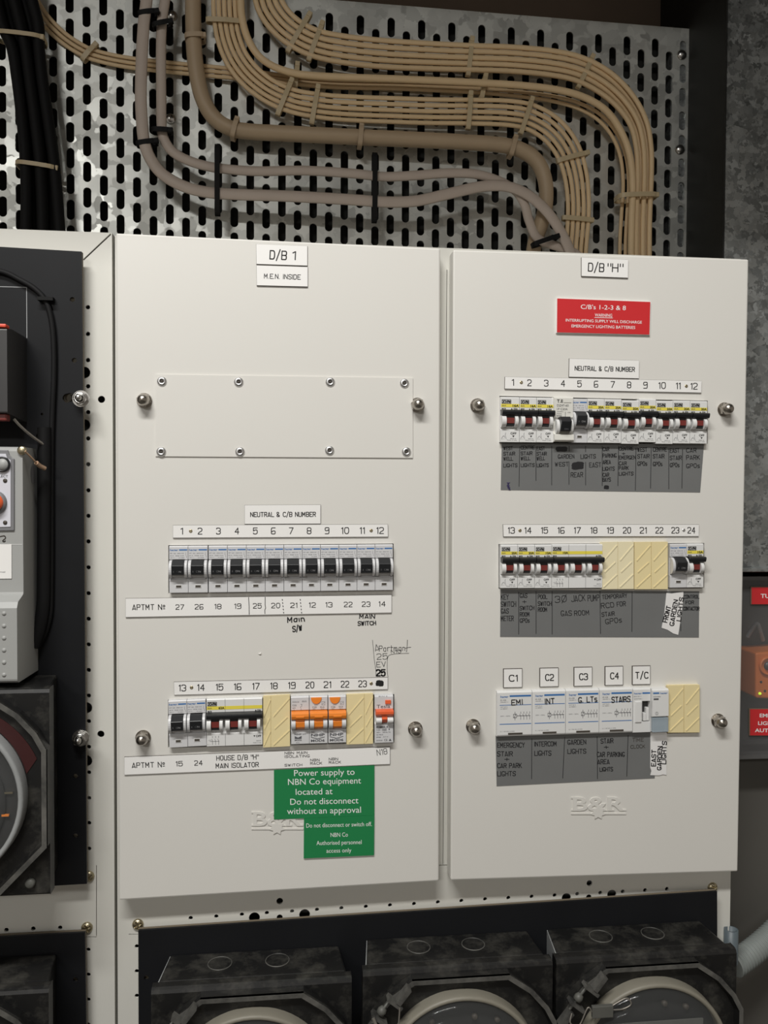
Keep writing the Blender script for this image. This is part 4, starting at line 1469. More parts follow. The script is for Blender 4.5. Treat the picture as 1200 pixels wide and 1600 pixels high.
blank([410.8, 423.2, 453.4], 1088, 1085.6, 1168, 1166, 'cream blanking plate between the three-pole isolator and the orange-levered breakers')
blank([541.2, 569.2, 583.2], 1085.5, 1083.8, 1163.3, 1162, 'cream blanking plate between orange-levered breakers and the red-orange one')
blank([939.3, 965.2, 990.6], 846.8, 846.4, 920.6, 920.2, 'pale cream blanking plate under numbers 19 and 20', 'blank2')
blank([991.2, 1017.6, 1043.8], 846.8, 846.4, 920.6, 920.6, 'darker cream blanking plate under numbers 21 and 22')
blank([1043.2, 1068.6, 1093.6], 1071, 1070, 1144.8, 1144.4, 'cream blanking plate at the end of the contactor row')


# ================================================================== PERFORATED PLATE AND CABLES
def plate_y(x): return 0.13 + 0.01826 * (x - 0.3)
pX, pZ, X0, Z0 = 0.01723, 0.02722, -0.14095, 0.30653 + ZO
b = MB()
i0, i1 = -22, 44
xR = min(P(1080, 230, 0.135).x, P(1132, 385, 0.05).x - 0.0016)
zT = P(830, 31, 0.14).z
hwid, hlen = 0.0042, 0.0108                 # half width, half length of a slot
for i in range(i0, i1 + 1):
    xc = X0 + pX * i
    x0, x1 = xc - pX / 2, min(xc + pX / 2, xR)
    z_hi = zT
    n = 0
    cells = []
    for n in range(-2, 14):
        zc = Z0 - pZ * (n + .5 * (i % 2))
        za, zb = zc + pZ / 2, zc - pZ / 2
        if zc + hlen > zT - 0.006:
            continue
        if zb < ZO - 0.06:
            break
        cells.append((zc, za, zb))
    # plain strips above and below the slots
    top = cells[0][1]
    if zT > top:
        b.add([(x0, plate_y(x0), zT), (x1, plate_y(x1), zT), (x1, plate_y(x1), top), (x0, plate_y(x0), top)], [(0, 1, 2, 3)])
    for zc, za, zb in cells:
        if zc is cells[0][0]:
            za = min(za, zT)
        N = 20
        inner, outer = [], []
        for k in range(N):
            a = 2 * math.pi * k / N + math.pi / N
            c_, s_ = math.cos(a), math.sin(a)
            sx = xc + hwid * c_
            sz = zc + (hlen - hwid) * (1 if s_ > 0 else -1) + hwid * s_
            inner.append((sx, sz))
            q = 1 / max(abs(c_), abs(s_))
            ox = xc + c_ * q * (pX / 2)
            oz = zc + s_ * q * (pZ / 2)
            outer.append((min(max(ox, x0), x1), min(max(oz, zb), za)))
        V = [(x, plate_y(x), z) for x, z in inner] + [(x, plate_y(x), z) for x, z in outer] + [(x, plate_y(x) + .0016, z) for x, z in inner]
        F = []
        for k in range(N):
            j = (k + 1) % N
            F.append((k, j, N + j, N + k))
            F.append((k, 2 * N + k, 2 * N + j, j))
        # corners of the cell
        b.add(V, F)
        for cx_, cz_ in ((x0, za), (x1, za), (x1, zb), (x0, zb)):
            k = min(range(N), key=lambda q_: (outer[q_][0] - cx_) ** 2 + (outer[q_][1] - cz_) ** 2)
            best = sorted(range(N), key=lambda q_: (outer[q_][0] - cx_) ** 2 + (outer[q_][1] - cz_) ** 2)[:2]
            pa, pb = outer[best[0]], outer[best[1]]
            b.add([(pa[0], plate_y(pa[0]), pa[1]), (pb[0], plate_y(pb[0]), pb[1]), (cx_, plate_y(cx_), cz_)], [(0, 1, 2)])
xe = X0 + pX * (i1 + .5)
b.add([(xe, plate_y(xe), zT), (xR, plate_y(xR), zT), (xR, plate_y(xR), ZO - .06), (xe, plate_y(xe), ZO - .06)], [(0, 1, 2, 3)])
# folded top and right-hand edges
xl = X0 + pX * (i0 - .5)
b.add([(xl, plate_y(xl), zT), (xR, plate_y(xR), zT), (xR, plate_y(xR) + .02, zT), (xl, plate_y(xl) + .02, zT)], [(0, 1, 2, 3)])
plate_o = obj('perforated_mounting_plate', b, 'plate', fix=False)
tag(plate_o, 'galvanised plate of staggered slots behind the cables', 'mounting plate')
for x, y in ((268.5, 25), (266.5, 186), (1065, 86), (1062, 234)):
    p = P(x, y, 0.13); p = P(x, y, plate_y(p.x))
    b = MB(); b.lathe(p, (0, -1, 0), [(.0062, 0), (.0058, .0012), (.0042, .0028), (.0018, .0036), (.0001, .0038)], 18)
    obj('rivet', b, 'steel', plate_o)
M['slot_shade'] = mat('black_slot_shade', (0.012, 0.012, 0.010), 0.8)  # black sheet added behind the slots, stands in for the shade there
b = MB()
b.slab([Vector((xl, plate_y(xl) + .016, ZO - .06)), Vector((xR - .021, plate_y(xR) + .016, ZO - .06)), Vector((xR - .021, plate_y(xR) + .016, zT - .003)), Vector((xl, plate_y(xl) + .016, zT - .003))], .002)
obj('slot_shade_sheet', b, 'slot_shade', plate_o)
# steel angle strips that hold the plate off the wall
b = MB(); b.box(xR - .02, xR, plate_y(xR) + .002, .214, ZO - .06, zT - .002); obj('edge_angle', b, 'duct', plate_o)


def offset_path(pts, d):
    out = []
    for i, (x, y) in enumerate(pts):
        a, c = pts[max(i - 1, 0)], pts[min(i + 1, len(pts) - 1)]
        tx, ty = c[0] - a[0], c[1] - a[1]
        L = math.hypot(tx, ty) or 1
        out.append((x - ty / L * d, y + tx / L * d))
    return out


def cable(name, pts, Y, rpx, m, label, cat='cable', group=None, flat=.75, yoff=0.0, zstop=None):
    mpx = 0.00072
    W3 = [P(q[0], q[1], Y + yoff + (q[2] if len(q) > 2 else 0)) for q in pts]
    if zstop is not None:
        W3 = [q for q in W3 if q.z > zstop]
        up = (W3[0] - W3[1]).normalized()
        W3.insert(0, W3[0] + (Vector((0, 0, 1)) if up.z > .85 or name == "black_cable" else up) * 0.3)      # the run carries on up the wall
    b = MB(); b.tube(W3, rpx * mpx, 10, flat)
    o = obj(name, b, m)
    return tag(o, label, cat, group)


ORD = ['innermost', 'second', 'third', 'fourth', 'outermost']
ZSTOP = CZ1 + 0.0015


def bundle(pts, widths, n, Y, m, desc, group, order):
    """n cables side by side along a centre line whose total width varies"""
    sm = smooth_path([(p[0], p[1], w) for p, w in zip(pts, widths)], 8)
    base = [(a, b_) for a, b_, c in sm]
    dia = sum(widths[:8]) / 8 / n * .95
    for k in range(n):
        path = []
        for i, (x, y, w) in enumerate(sm):
            d = (k - (n - 1) / 2) * w / n
            a, c = base[max(i - 1, 0)], base[min(i + 1, len(base) - 1)]
            tx, ty = c[0] - a[0], c[1] - a[1]
            L = math.hypot(tx, ty) or 1
            wob = .5 * math.sin(i * .11 + n)
            deep = math.sqrt(max(0.0, dia * dia - (w / n) ** 2)) * .00072 * 1.25
            path.append((x - ty / L * (d + wob), y + tx / L * (d + wob), (k % 2 - .5) * deep))
        cable('cable', path, Y, dia * .433, m, desc % order[k], 'cable', group, .8, 0.0, ZSTOP)


# upper bundle: offset k grows towards the lower/left side of the run
A = [(414, -40), (417, -10), (424, 12), (440, 34), (463, 53), (495, 68.5), (540, 78), (600, 84.5), (670, 88), (735, 90), (800, 92), (862, 98), (905, 108), (943, 128), (975, 157), (997, 192),
     (1006, 232), (1007.5, 275), (1006, 320), (1004.5, 360), (1004, 410), (1004, 460)]
Aw = [49, 49, 49, 49, 49, 50, 51, 51, 49, 47, 47, 47, 46, 44, 38, 32, 29, 27, 26, 26, 26, 26]
bundle(A, Aw, 5, .110, 'cream', 'cream cable of the uppermost bundle, %s of five', 'cables of the uppermost bundle', ['topmost', 'second from top', 'middle', 'second from bottom', 'lowest'])
Bp = [(38, -30), (50, 0), (68, 29), (97, 58), (132, 80), (165, 90.5), (205, 98), (250, 103.5), (300, 109), (345, 113.5), (390, 118), (430, 122), (465, 125.5), (510, 129.5), (560, 131.5), (620, 133), (700, 136.5),
      (760, 139.5), (820, 144.5), (865, 150), (903, 160), (937, 178), (962, 206), (977, 242), (982, 285), (980, 330), (978, 370), (977.5, 410), (977.5, 460)]
bundle(Bp, [22] * 10 + [20, 18, 18, 18, 18, 18, 19, 20, 22, 24, 25, 26, 26, 26, 26, 26, 26, 26, 26], 3, .119, 'cream', 'cream cable swinging in from the black cables, %s of three', 'cables of the middle bundle', ['topmost', 'middle', 'lowest'])
# one cable leaves the broad bundle and joins the middle one
C1 = smooth_path([(376, -40), (376, 0), (378.5, 30), (388, 62), (405, 88), (430, 105), (465, 115.5), (510, 119.5), (560, 121.5), (620, 123.5), (700, 127), (760, 130), (820, 134), (868, 140), (910, 151), (946, 172), (970, 205), (984, 243), (988.5, 290), (987, 340), (986, 390), (986, 450)], 8)
cable('cable', C1, .1035, 5.4, 'cream', 'cream cable leaving the broad bundle to run along the middle one', 'cable', None, .85, 0, ZSTOP)
Cp = [(350, -40), (350, 0), (352, 30), (358, 62), (371, 93), (393, 121), (425, 145), (462, 159.5), (510, 167), (560, 170), (610, 171.5), (670, 173.5), (735, 174.5), (795, 177), (832, 185), (864, 205), (887, 235), (899.5, 272), (904, 312), (903, 350), (899.5, 392), (898, 450)]
bundle(Cp, [42] * 7 + [43, 45, 46, 46, 46, 46, 47, 48, 48, 46, 43, 41, 40, 39, 39], 5, .107, 'cream', 'cream cable of the broad lower bundle, %s of five', 'cables of the broad lower bundle', ['innermost of the bend', 'second in the bend', 'middle', 'second from outside', 'outermost of the bend'])
E1 = smooth_path([(301, -40), (301.5, 0), (302, 40), (303.5, 80), (308, 118), (316, 152), (332, 181), (356, 199), (388, 205.5), (450, 209), (560, 214.5), (640, 218), (720, 222), (785, 227), (817, 236), (840, 254), (851.5, 282), (853, 315), (846, 348), (836, 378), (832, 410), (832, 450)], 8)
cable('thick_cable', E1, .1055, 11.6, 'taupe', 'thick taupe cable curving under the cream bundles', 'cable', None, 1.0, 0, ZSTOP)
F1 = smooth_path([(233, -40), (229, 0), (224.5, 40), (221.5, 90), (220, 145), (221.5, 185), (225, 220), (235, 248), (255, 273), (287, 291), (325, 300.5), (375, 304), (450, 306.5), (550, 312), (600, 315.5), (650, 314), (700, 303), (750, 292), (790, 291), (825, 304.5), (855, 331), (876, 362), (891, 394), (905, 440)], 8)
cable('flat_cable', F1, .088, 8.4, 'pink', 'lower pinkish-grey flat cable under the black ties', 'cable', 'pinkish flat cables', .4, 0, ZSTOP)
F2 = smooth_path([(262, -40), (258, 0), (253, 35), (251.5, 85), (252, 150), (252.5, 195), (256, 217), (271, 238), (300, 253), (340, 262.5), (400, 267.5), (475, 266.5), (550, 271), (600, 276), (650, 274), (700, 270.5), (742, 272), (775, 281), (803, 296), (819, 318), (827, 346), (841, 373), (878, 388), (905, 402), (915, 440)], 8)
cable('flat_cable', F2, .0935, 7.2, 'pink', 'upper pinkish-grey flat cable under the black ties', 'cable', 'pinkish flat cables', .55, 0, ZSTOP)
# ridges of the conductors
for k, (dx, top) in enumerate(((0, -40), (-15, -40), (15, -40), (-28, -40), (28, -40))):
    pts = smooth_path([(12 + dx * 1.1, -40), (22 + dx, 0), (32 + dx, 40), (40 + dx * .75, 75), (46 + dx * .7, 120), (54 + dx * .72, 180), (61 + dx * .78, 240), (65 + dx * .85, 300), (67 + dx * .95, 370), (68 + dx, 420)], 6)
    cable('black_cable', pts, .093 + .012 * (abs(dx) == 15), 8.1, 'bcable', 'black cable of the upright bundle, ' + ['in its middle', 'second from its outer edge', 'second from the slotted side', 'at its outer edge', 'against the slotted side'][k],
          'cable', 'black cables', 1.0, 0, LZ1 + .002)


# ------------------------------------------------------------------ cable ties
def tie(x, y, ang, length, Y, m, label, r=.0016, head=True, group=None, depth=.009):
    """a strap round a run of cables: a flattened loop with a small head; ang is its direction in the picture plane, degrees"""
    c = P(x, y, Y)
    a = math.radians(ang)
    d = Vector((math.cos(a), 0, math.sin(a)))
    hl = length * .00072 / 2
    pts = []
    for k in range(25):
        t = 2 * math.pi * k / 24
        cc, ss = math.cos(t), math.sin(t)
        sx = abs(cc) ** .45 * (1 if cc > 0 else -1)
        sy = abs(ss) ** .45 * (1 if ss > 0 else -1)
        pts.append(c + d * hl * sx + Vector((0, depth * .5 * sy, 0)))
    b = MB()
    n = d.cross(Vector((0, 1, 0)))
    wd = r * 1.9
    V = []
    for p in pts:
        o_ = (p - c); o_ = o_ / (o_.length or 1)
        for s, q in ((-1, 0), (1, 0), (1, 1), (-1, 1)):
            V.append(p + n * s * wd / 2 + o_ * q * .0011)
    F = []
    for k in range(24):
        for q in range(4):
            F.append((k * 4 + q, k * 4 + (q + 1) % 4, (k + 1) * 4 + (q + 1) % 4, (k + 1) * 4 + q))
    b.add(V, F)
    t_ = obj('cable_tie', b, m)
    tag(t_, label, 'cable tie', group)
    if head:
        b = MB()
        hc = c + d * hl * .95 + Vector((0, -depth * .35, 0))
        e_ = [hc + d * s1 * .0028 + n * s2 * .0026 for s1, s2 in ((-1, -1), (1, -1), (1, 1), (-1, 1))]
        b.slab([q + Vector((0, -.002, 0)) for q in e_], .004)
        obj('tie_head', b, m, t_, bevel=.0006)
    return t_


G1 = 'cream ties on the cable bundles'
tie(993, 309, 4, 62, .111, 'creamt', 'cream cable tie holding the uppermost and middle bundles together', .0027, True, G1, .023)
for x, y, ang, L, Y, lab in (
        (467, 52, 60, 66, .112, 'cream cable tie round the uppermost bundle at the start of its level run'),
        (493, 66, 70, 60, .112, 'second cream cable tie round the uppermost bundle, just past the first'),
        (734, 90, 84, 56, .112, 'cream cable tie round the middle of the uppermost bundle'),
        (914, 113, 65, 54, .112, 'cream cable tie where the uppermost bundle starts to bend down'),
        (463, 119, 84, 34, .114, 'cream cable tie round the middle bundle where it leaves the bend'),
        (755, 137, 80, 36, .114, 'cream cable tie round the long level run of the middle bundle'),
        (352, 34, 0, 54, .107, 'cream cable tie round the broad bundle where it hangs upright'),
        (445, 153, 68, 56, .107, 'cream cable tie round the broad bundle at the end of its bend'),
        (492, 165, 80, 56, .107, 'second cream cable tie round the broad bundle, past the bend'),
        (733, 174, 86, 54, .107, 'cream cable tie round the level run of the broad bundle'),
        (822, 182, 72, 56, .107, 'cream cable tie where the broad bundle starts to bend down'),
        (894, 246, 17, 50, .107, 'cream cable tie across the bend of the broad bundle'),
        (901.5, 343, -3, 46, .107, 'cream cable tie round the upright end of the broad bundle'),
        (140, 83, 50, 30, .119, 'cream cable tie on the cables crossing the bare slotted plate')):
    tie(x, y, ang, L, Y, 'creamt', lab, .0027, True, G1, .0078)
for x, y, ang, L, lab in ((305, 60, 5, 27, 'taupe tie on the upright part of the thick cable'), (367, 203, 75, 27, 'taupe tie where the thick cable turns level'),
                          (563, 215, 85, 29, 'taupe tie on the middle of the thick cable'), (800, 231, 75, 28, 'taupe tie where the thick cable turns down')):
    tie(x, y, ang, L, .1055, 'taupe', lab, .0026, True, 'ties on the thick cable', .017)
for x, y, ang, L, lab in ((232, 22, 10, 26, 'black tie high on the lower flat cable'), (254, 39, 15, 26, 'black tie high on the upper flat cable'),
                          (253, 205, 0, 26, 'black tie where the upper flat cable starts to bend'), (230, 224, 10, 28, 'black tie where the lower flat cable starts to bend')):
    tie(x, y, ang, L, .091, 'btie', lab, .0026, True, 'black ties on the flat cables', .010)
for x, y, L, lab in ((340, 282, 100, 'long upright black strap across both flat cables before their level run'), (585, 294, 100, 'long upright black strap across both flat cables at their lowest point')):
    tie(x, y, 90, L, .091, 'btie', lab, .0028, False, 'black ties on the flat cables', .012)
tie(851, 377, 20, 40, .088, 'btie', 'black tie loop standing up behind the top of the cover', .0026, True, None, .012)
tie(33, 61, -3, 66, .098, 'creamt', 'white tie round the top of the black upright cables', .0022, True, None, .024)
tie(60, 263, -6, 56, .098, 'creamt', 'white tie round the lower part of the black upright cables', .0022, True, None, .024)


# ================================================================== BLACK METER PANELS
def board(corners, Yf, th, label, holes=(), name='meter_mounting_board'):
    front = [P(x, y, Yf) for x, y in corners]
    root = empty(name, Vector(((front[2].x + front[3].x) / 2, Yf + th, front[3].z)))
    tag(root, label, 'panel')
    b = MB(); b.slab(front, th * .45)
    o = obj('black_face', b, 'board', root)
    c = MB()
    for x, y, r in holes:
        p = P(x, y, Yf); cyl_y(c, p.x, p.z, r, Yf - .02, Yf + .03)
    if holes: cut(o, c)
    b = MB(); b.slab([q + Vector((0, th * .45, 0)) for q in front], th * .55)
    o2 = obj('brown_core', b, 'boardedge', root)
    if holes: cut(o2, c)
    return root


UY, UT = 0.004, 0.006                      # upper left panel
ub = board([(-420, 361), (127.5, 393), (135.5, 1381), (-420, 1414)], UY, UT, 'tall black panel carrying the grey device and the large round meter',
           [(113, 468, .0023), (116, 563, .0023), (118, 1213, .0023), (118, 1306, .0023), (64, 682, .0044), (105, 622, .0042), (109, 621, .0042), (65.5, 647, .0012)])
LY, LT = 0.008, 0.006
lb = board([(-420, 1487), (132.5, 1457), (137, 1760), (-420, 1790)], LY, LT, 'low black panel carrying the dusty meter in the corner', [(118, 1531, .0024)])
rb = board([(216, 1454), (1120.5, 1393), (1122, 1760), (217, 1790)], LY, LT, 'wide black panel carrying three dusty meters in a row', [(228.5, 1528, .0024), (1112, 1462, .0022)])


def stud_nut(x, y, Yb, parent):
    p = P(x, y, Yb - .012); p = Vector((p.x, Yb, p.z))
    b = MB()
    b.lathe(p, (0, -1, 0), [(.0078, 0), (.0078, .0014)], 24)
    b.lathe(p + Vector((0, -.0014, 0)), (0, -1, 0), [(.0064, 0), (.0064, .0060)], 6, False)
    b.lathe(p + Vector((0, -.0074, 0)), (0, -1, 0), [(.0056, 0), (.0050, .0006), (.0033, .0006), (.0033, -.0006)], 20)
    b.lathe(p + Vector((0, -.0068, 0)), (0, -1, 0), [(.0028, 0), (.0028, .0062), (.0020, .0070), (.0001, .0072)], 14)
    return obj('nut_on_stud', b, 'steel', parent)


stud_nut(122, 621, UY, ub)
stud_nut(121.5, 1158.5, UY, ub)
b = MB(); mp = on(UY - .0002)
for q in ([(-30, 447), (42, 449)], [(41.5, 448), (42, 528)]):
    ribbon(b, mp, q, .8)
obj('scribed_outline', b, 'line', ub)
# black cables on the panel
Ck = smooth_path([(-60, 418), (0, 424), (30, 437), (55, 452), (72, 472), (81, 505), (84, 545), (84, 590), (82, 640), (80.5, 690), (80, 760), (80, 850), (79.5, 920), (78, 960), (70, 990), (60, 1008)], 6)
b = MB(); b.tube([P(x, y, UY - .003) for x, y in Ck], .0026, 10)
tag(obj('black_wire', b, 'bcable'), 'thin black wire looping down the tall black panel', 'cable')
b = MB(); b.tube([P(x, y, UY - .0065) for x, y in smooth_path([(69, 668), (69.5, 700), (69, 800), (68.5, 900), (67.5, 945), (62, 980), (52, 1010)], 6)], .0062, 12)
tag(obj('black_cable', b, 'bcable'), 'thick black cable beside the grey device', 'cable')
b = MB(); p = P(72, 467, UY - .0055); b.box(p.x - .0075, p.x + .0065, UY - .0075, UY - .0005, p.z - .0016, p.z + .0016)
tag(obj('cable_tie', b, 'btie'), 'black tie fixing the thin wire to the tall black panel', 'cable tie')


# ------------------------------------------------------------------ round meters
def make_meter(xr_px, ylip, Yb, label, side='r', dialpx=None, seal=0, dial='dial', redcard=False, ringmat='ring', D=.058, group=None, paper=True):
    """xr_px: pixel of one front vertical edge, ylip: pixel of the top front lip; Yb: face of the board behind"""
    Wm = .181
    Yf = Yb - D
    p = P(xr_px, ylip, Yf)
    x1 = p.x if side == 'r' else p.x + Wm
    x0 = x1 - Wm
    zt = p.z
    cx, cz = (x0 + x1) / 2, zt - .090
    root = empty('electricity_meter', (cx, Yb, zt - .18))
    tag(root, label, 'meter', group)
    # base with a slightly narrower back
    b = MB()
    f = [(x0 + .004, zt), (x1 - .004, zt), (x1 - .004, zt - .180), (x0 + .004, zt - .180)]
    k = [(x0 + .009, zt + .0005), (x1 - .009, zt + .0005), (x1 - .009, zt - .182), (x0 + .009, zt - .182)]
    V = [(x, Yf + .013, z) for x, z in f] + [(x, Yb - .0002, z) for x, z in k]
    b.add(V, [(0, 1, 2, 3), (7, 6, 5, 4)] + [(i, i + 4, (i + 1) % 4 + 4, (i + 1) % 4) for i in range(4)])
    base = obj('base', b, 'meter', root, bevel=.002)
    for kx in (.32, .62):
        c = Vector((x0 + Wm * kx, (Yf + .013 + Yb) / 2 + .002, zt + .0004))
        b = MB()
        b.tube([c + Vector((.0112 * math.cos(a_ * math.pi / 16), .0112 * math.sin(a_ * math.pi / 16), .0002)) for a_ in range(33)], .0006, 6)
        obj('knockout_ring', b, 'meterrim', base)
    if seal:
        b = MB(); b.add([(x0 + .0036, Yf + .0135, zt - .001), (x0 + .0086, Yb - .0008, zt - .001), (x0 + .0086, Yb - .0008, zt - .178), (x0 + .0036, Yf + .0135, zt - .178),
                         (x0 + .0046, Yf + .0135, zt - .001), (x0 + .0096, Yb - .0008, zt - .001), (x0 + .0096, Yb - .0008, zt - .178), (x0 + .0046, Yf + .0135, zt - .178)],
                        [(0, 1, 2, 3), (7, 6, 5, 4), (0, 4, 5, 1), (1, 5, 6, 2), (2, 6, 7, 3), (3, 7, 4, 0)])
        obj('pale_side_plate', b, 'ringw', base)  # pale plate laid on the left side face of the base
    # cover with a rounded lip
    b = MB()
    b.prism_x(x0, x1, [(Yf + .013, zt + .0012), (Yf + .004, zt + .0012), (Yf + .0012, zt), (Yf, zt - .003), (Yf, zt - .182), (Yf + .013, zt - .182)])
    obj('cover', b, 'meter', root, bevel=.002)
    # octagonal flange with a worn edge
    hw_, ap = .046, .087
    oc = [(-hw_, ap), (hw_, ap), (.068, .072), (.083, .055), (.091, .040), (.091, -.045), (.05, -ap), (-.05, -ap), (-.091, -.045), (-.091, .040), (-.083, .055), (-.068, .072)]
    b = MB()
    O = [Vector((cx + x, Yf - .012, cz + z)) for x, z in oc]
    I = [Vector((cx + x * .955, Yf - .012, cz + z * .955)) for x, z in oc]
    J = [Vector((cx + x * .93, Yf - .006, cz + z * .93)) for x, z in oc]
    B_ = [Vector((cx + x, Yf - .0002, cz + z)) for x, z in oc]
    n = len(oc)
    V = O + I + J + B_
    F = []
    for i in range(n):
        j = (i + 1) % n
        F += [(i, j, n + j, n + i), (n + i, n + j, 2 * n + j, 2 * n + i), (3 * n + i, 3 * n + j, j, i)]
    F.append([2 * n + i for i in range(n)])
    b.add(V, F)
    fl = obj('flange', b, 'meter', root, fix=True)
    b = MB()
    E2 = [q + Vector((0, -.0006, 0)) for q in O]; E3 = [q + Vector((0, -.0006, 0)) for q in I]
    b.add(E2 + E3 + [q + Vector((0, .003, 0)) for q in O], [(i, (i + 1) % n, n + (i + 1) % n, n + i) for i in range(n)] + [(2 * n + i, 2 * n + (i + 1) % n, (i + 1) % n, i) for i in range(n)])
    obj('worn_rim', b, 'meterrim', fl)
    # gasket ring, dial and glass
    yr = Yf - .006
    c = Vector((cx, yr, cz))
    b = MB(); b.lathe(c, (0, -1, 0), [(.0740, 0), (.0740, .012), (.0728, .0140), (.0705, .0140), (.0692, .012), (.0692, 0)], 64)
    obj('gasket_ring', b, ringmat, root)
    b = MB(); b.lathe(c + Vector((0, -.0005, 0)), (0, -1, 0), [(.0694, 0), (.0001, 0.0002)], 48); obj('dial_back', b, 'darkmetal', root)
    if redcard:
        b = MB()
        pts = []
        for k in range(13):
            a = math.radians(22 + 56 * k / 12)
            pts.append(c + Vector((.088 * math.cos(a) * 1.0, -.0008, .083 * math.sin(a))))
        for k in range(12, -1, -1):
            a = math.radians(14 + 64 * k / 12)
            pts.append(c + Vector((.0752 * math.cos(a), -.0008, .0752 * math.sin(a))))
        b.slab(pts, .0006)
        obj('red_card', b, 'redlabel', fl)
    if paper:
        b = MB(); b.box(cx - .043, cx + .050, yr - .0075, yr - .006, cz - .03, cz + .034); dl = obj('dial_plate', b, dial, root)
        b = MB(); b.box(cx - .046, cx + .046, yr - .0090, yr - .0076, cz - .034, cz + .017); obj('dial_card', b, dial, dl)
        b = MB()
        for ang, rr in ((.9, .056), (2.1, .054), (1.3, .050)):
            b.lathe(c + Vector((rr * math.cos(ang), -.001, rr * math.sin(ang))), (0, -1, 0), [(.0028, 0), (.0028, .003), (.0018, .004), (.0001, .004)], 14)
        obj('dial_screw', b, 'core', root)
    else:
        b = MB(); b.lathe(c + Vector((.0, -.001, -.006)), (0, -1, 0), [(.056, 0), (.056, .002), (.050, .0022)], 48); dl = obj('inner_rim', b, 'darkmetal', root)
        b = MB(); b.box(cx + .053, cx + .059, yr - .004, yr - .002, cz - .0172, cz - .0157); obj('orange_glint', b, 'orange', dl)  # glint in the glass, built as a small orange box
        b = MB(); b.box(cx + .030, cx + .062, yr - .003, yr - .0015, cz + .002, cz + .0035); obj('brass_pointer', b, 'brass', dl)
        b = MB(); b.lathe(c + Vector((.012, -.002, -.032)), (0, -1, 0), [(.034, 0), (.034, .002), (.031, .002)], 40); obj('pale_rim', b, 'dial', dl)
    b = MB(); b.lathe(c + Vector((0, -.0115, 0)), (0, -1, 0), [(.0700, 0), (.066, .006), (.056, .0115), (.04, .0165), (.02, .0192), (.0001, .0200)], 56)
    obj('glass_dome', b, 'glass', root)
    # sealing lugs at the upper corner
    if seal:
        s0 = Vector((cx - .071, Yf - .014, cz + .066))
        b = MB()
        d = Vector((.62, 0, .78)); e_ = Vector((-.78, 0, .62))
        def plate_(o_, l, w_, th_):
            q = [o_ + d * a_ * l + e_ * c_ * w_ for a_, c_ in ((-1, -1), (1, -1), (1, 1), (-1, 1))]
            b.slab([v_ + Vector((0, -.008, 0)) for v_ in q], .010)
        plate_(s0 + Vector((.008, 0, .006)), .0016, .008, 0)
        plate_(s0 + Vector((-.006, 0, -.008)), .0016, .008, 0)
        plate_(s0 + Vector((.016, 0, .012)), .0085, .0022, 0)
        plate_(s0 + Vector((-.016, 0, -.020)), .0085, .0022, 0)
        lug = obj('sealing_lug', b, 'meterrim', root)
        b = MB()
        b.lathe(s0 + Vector((-.012, -.003, -.012)), (.62, 0, .78), [(.0012, 0), (.0012, .010), (.0038, .0105), (.0042, .014), (.0030, .017), (.0012, .0175), (.0012, .027)], 12)
        obj('sealing_bolt', b, 'seal', lug)
        b = MB()
        if seal == 1:
            b.tube(smooth_path([tuple(s0 + Vector(q)) for q in ((-.012, -.009, -.004), (-.006, -.011, -.02), (-.004, -.011, -.034), (0, -.011, -.05))], 5), .0016, 8)
            b.tube(smooth_path([tuple(s0 + Vector(q)) for q in ((.012, -.009, .004), (.010, -.011, -.014), (.005, -.011, -.022), (-.006, -.012, -.02))], 5), .0007, 6)
            b.tube(smooth_path([tuple(s0 + Vector(q)) for q in ((0, -.011, -.022), (.009, -.011, -.026), (.013, -.011, -.036), (.010, -.011, -.05))], 5), .0007, 6)
        else:
            b.tube(smooth_path([tuple(s0 + Vector(q)) for q in ((-.012, -.009, -.012), (-.014, -.011, -.02), (-.006, -.012, -.022), (.002, -.012, -.006), (.006, -.012, -.010))], 5), .0007, 6)
            b.tube(smooth_path([tuple(s0 + Vector(q)) for q in ((.02, -.011, -.010), (.030, -.011, -.004), (.040, -.011, .000), (.044, -.011, -.006), (.036, -.011, -.010), (.026, -.011, -.010))], 5), .0007, 6)
        obj('sealing_wire', b, 'wire', lug)
        if seal != 1:
            b = MB(); q = s0 + Vector((.016, -.012, -.010)); b.box(q.x - .010, q.x + .010, q.y - .002, q.y + .002, q.z - .0055, q.z + .0055)
            obj('seal_tag', b, 'seal', lug, bevel=.0006)
    else:
        b = MB()
        s0 = Vector((cx + .074, Yf - .0005, cz - .080)); b.lathe(s0, (0, -1, 0), [(.0042, 0), (.0042, .003), (.003, .004), (.0001, .0042)], 16)
        obj('cover_screw', b, 'seal', root)
    return root


make_meter(236, 1549, LY, 'dusty black round meter with knotted seal, nearest the cabinet seam on the wide panel', 'l', seal=1, group='dusty meters on the wide panel')
make_meter(567, 1521, LY, 'dusty black round meter with dangling seal wire, between the other two', 'l', seal=1, group='dusty meters on the wide panel')
make_meter(869.5, 1502, LY, 'dusty black round meter with a square seal tag, beside the ribbed conduit', 'l', seal=2, group='dusty meters on the wide panel')
make_meter(77, 1077, UY, 'large black round meter with a red card below the grey device', 'r', redcard=True, ringmat='ringw', paper=False)
make_meter(76, 1546, LY, 'dusty black meter on the low panel in the corner', 'r', paper=True)
